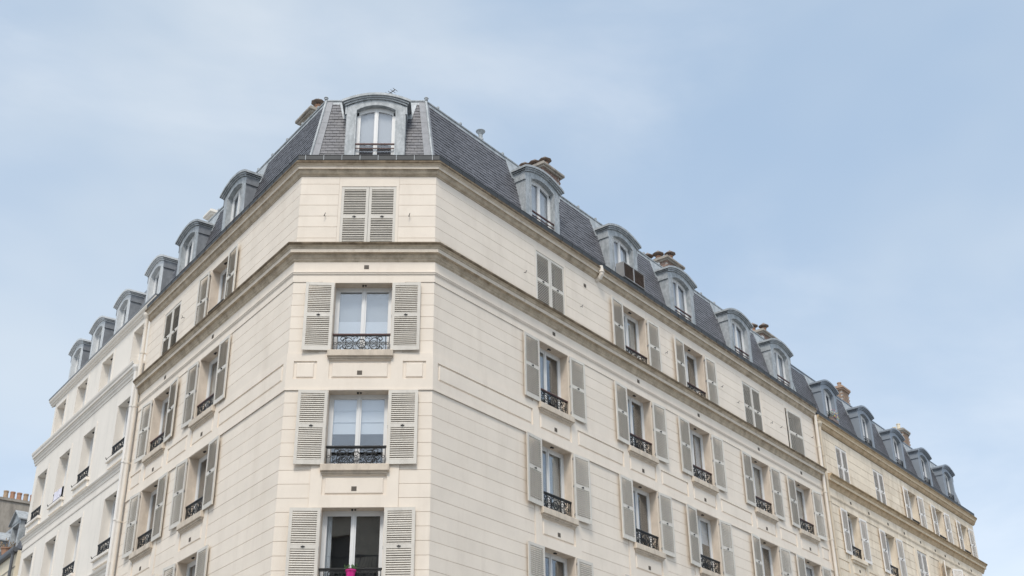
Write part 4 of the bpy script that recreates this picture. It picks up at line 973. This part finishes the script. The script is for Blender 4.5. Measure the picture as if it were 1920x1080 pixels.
def pot_with_plant(name,label,fr,x,y,z,mtl,r,h,plant):
    t=thing(name,label,'flower pot',fr.loc(x,y,z)); t.rotation_euler=(0,0,fr.rz)
    b=MB(); b.lathe([(r*.72,0),(r*.95,h*.84),(r*1.08,h*.84),(r*1.1,h),(r*.95,h),(r*.9,h*.9)],18); put('pot',b.mesh('pot',mtl),t)
    b=MB(); rr=random.Random(3)
    for i in range(26 if plant=='dry' else 18):
        a=rr.uniform(0,6.28); l=rr.uniform(.15,.34)*(1 if plant=='dry' else .38); q=Vector((r*.5*math.cos(a),r*.5*math.sin(a),h*.9)); e=q+Vector((l*.8*math.cos(a),l*.8*math.sin(a),l*rr.uniform(.4,1)))
        b.tube([q,(q+e)/2+Vector((0,0,.05)),e],.006 if plant=='dry' else .008,4)
        side=Vector((-math.sin(a),math.cos(a),0))*.03; b.poly([e-side,e+Vector((0,0,.05)),e+side,e-Vector((0,0,.04))])
    put('stems' if plant=='dry' else 'leaves',b.mesh('plant','drystem' if plant=='dry' else 'leaf'),t,kind='stuff')
    return t
pot_with_plant('flower_pot','terracotta pot of dry stems on the small slate roof dormer at lower left',FL,-25.2,.08,14.72,'terra',.22,.30,'dry')
pot_with_plant('flower_pot','bright magenta pot hung on the railing of the lowest corner window',FC,.03,-.13,ZS[4]+.19,'pink',.115,.23,'green')
# flowers on a dormer railing of the tan building
fl=thing('flower_box','pink, yellow and white flowers on the railing of the first dormer of the tan building','flowers',FR.loc(25.95,.18,19.96)); fl.rotation_euler=(0,0,AR)
b=MB(); b.bevbox(-.36,.36,-.12,.0,.10,.26,.012); put('box',b.mesh('box','brown'),fl)
b=MB(); rr=random.Random(5)
for i in range(60):
    x=rr.uniform(-.36,.36); z=.25+rr.uniform(0,.28); y=rr.uniform(-.15,.0); s=.04
    b.poly([(x-s,y,z),(x,y-.02,z-s),(x+s,y,z+.01),(x,y+.02,z+s)])
put('leaves',b.mesh('leaves','leaf'),fl,kind='stuff')
for i in range(26):
    k=('fl_red','fl_yel','fl_whi')[i%3]
    def fm():
        b=MB()
        for a in range(5):
            an=a*1.2566; b.poly([(0,-.012,0),(.02*math.cos(an-.5),-.02,.02*math.sin(an-.5)),(.05*math.cos(an),-.018,.05*math.sin(an)),(.02*math.cos(an+.5),-.02,.02*math.sin(an+.5))])
        b.lathe([(.012,-.006),(.012,.006)],6,(0,-.018,0)); return b.mesh('flower',k)
    put('flower',cached(('flower',k),fm),fl,(rr.uniform(-.33,.33),rr.uniform(-.17,-.10),.28+rr.uniform(0,.34)),rr.uniform(-.5,.5))
# louvred box in front of a dormer
ac=thing('air_conditioner','grey metal louvred air conditioner box in front of the second dormer right of the corner','air conditioner',FR.loc(R_WIN[1],.2,DB)); ac.rotation_euler=(0,0,AR)
b=MB(); x0,x1,y0,y1,z0,z1=-.62,.66,-.36,-.055,.02,.58; t=.025
b.box(x0,x1,y0,y1,z0,z0+t); b.box(x0,x1,y0,y1,z1-t,z1); b.box(x0,x0+t,y0,y1,z0+t,z1-t); b.box(x1-t,x1,y0,y1,z0+t,z1-t); b.box(x0+t,x1-t,y1-t,y1,z0+t,z1-t); b.box(-.03,.03,y0+.001,y0+.03,z0+t,z1-t)
put('casing',b.mesh('casing','steel'),ac)
def acs(xa,xb):
    b=MB(); b.hexa([(xa,y0+.01,-.02),(xb,y0+.01,-.02),(xb,y0+.022,-.02),(xa,y0+.022,-.02),(xa,y0+.05,.03),(xb,y0+.05,.03),(xb,y0+.062,.03),(xa,y0+.062,.03)]); return b.mesh('slat','brown')
sA,sB=acs(x0+t,-.03),acs(.03,x1-t)
for i in range(8):
    put('slat',sA,ac,(0,0,z0+.07+i*.06)); put('slat',sB,ac,(0,0,z0+.07+i*.06))
# television antenna
an=thing('tv_antenna','thin metal television antenna above the corner dormer','antenna',(.30,1.6,22.62))
b=MB(); b.tube([(0,0,0),(0,0,.78)],.014,6); put('mast',b.mesh('mast','iron'),an)
b=MB(); A=Vector((-.15,.0,.62)); B=Vector((.17,.1,.98)); b.tube([A,B],.014,5); put('boom',b.mesh('boom','iron'),an)
dv=(B-A).normalized(); sd=dv.cross(Vector((0.3,1,0))).normalized()
for i in range(6):
    c=A+(B-A)*(i/5); b=MB(); l=.13-.008*i; up=Vector((0,0,.05)); b.tube([c-sd*l-up*.3,c,c+sd*l+up*.3],.009,4); put('element',b.mesh('element','iron'),an)

# ------------------------------------------------------------------ house across the street, behind the viewer (seen only in the glass)
ob=thing('opposite_house','sooty stone house across the street mirrored in the lowest corner window','building',(0,-36,0))
def opposite():
    b=MB(); ops=[(x-.6,x+.6,z,z+1.9) for x in [-13+i*2.9 for i in range(10)] for z in (4.6,8,11.4,14.8,18.0)]
    # facade faces +y: build in a frame turned by 180 degrees
    b.slab(-15,15,0,21,0,.3,ops); wl=put('wall',b.mesh('wall','darkstone'),ob,(0,0,0),math.pi)
    b=MB(); b.box(-15,15,.301,9,0,21); put('body',b.mesh('body','room'),ob,(0,0,0),math.pi)
    for z in (11.1,17.7):
        b=MB(); b.box(-15,15,-.7,0,z-.22,z-.05); put('balcony_slab',b.mesh('balcony_slab','darkstone'),ob,(0,0,0),math.pi)
        b=MB()
        for i in range(160): b.box(-14.9+i*.187-.01,-14.9+i*.187+.01,-.67,-.65,z-.05,z+.9)
        b.box(-15,15,-.69,-.63,z+.9,z+.95); put('balcony_railing',b.mesh('balcony_railing','iron'),ob,(0,0,0),math.pi)
    b=MB(); b.hexa([(-15.2,-.3,21),(15.2,-.3,21),(15.2,9.3,21),(-15.2,9.3,21),(-15,1.0,23.2),(15,1.0,23.2),(15,8,23.2),(-15,8,23.2)]); put('roof',b.mesh('roof','slate'),ob,(0,0,0),math.pi)
    for x in (-7.5,.8,7.5):
        b=MB(); b.box(x-.9,x+.9,2,4,22.8,24.5); c=put('chimney',b.mesh('chimney','darkstone'),ob,(0,0,0),math.pi)
        for k in range(3): b=MB(); b.lathe([(.16,0),(.13,.6),(.16,.62),(.16,.7)],10,(x-.6+k*.6,3,24.5)); put('chimney_pot',b.mesh('chimney_pot','terra'),c)
opposite()
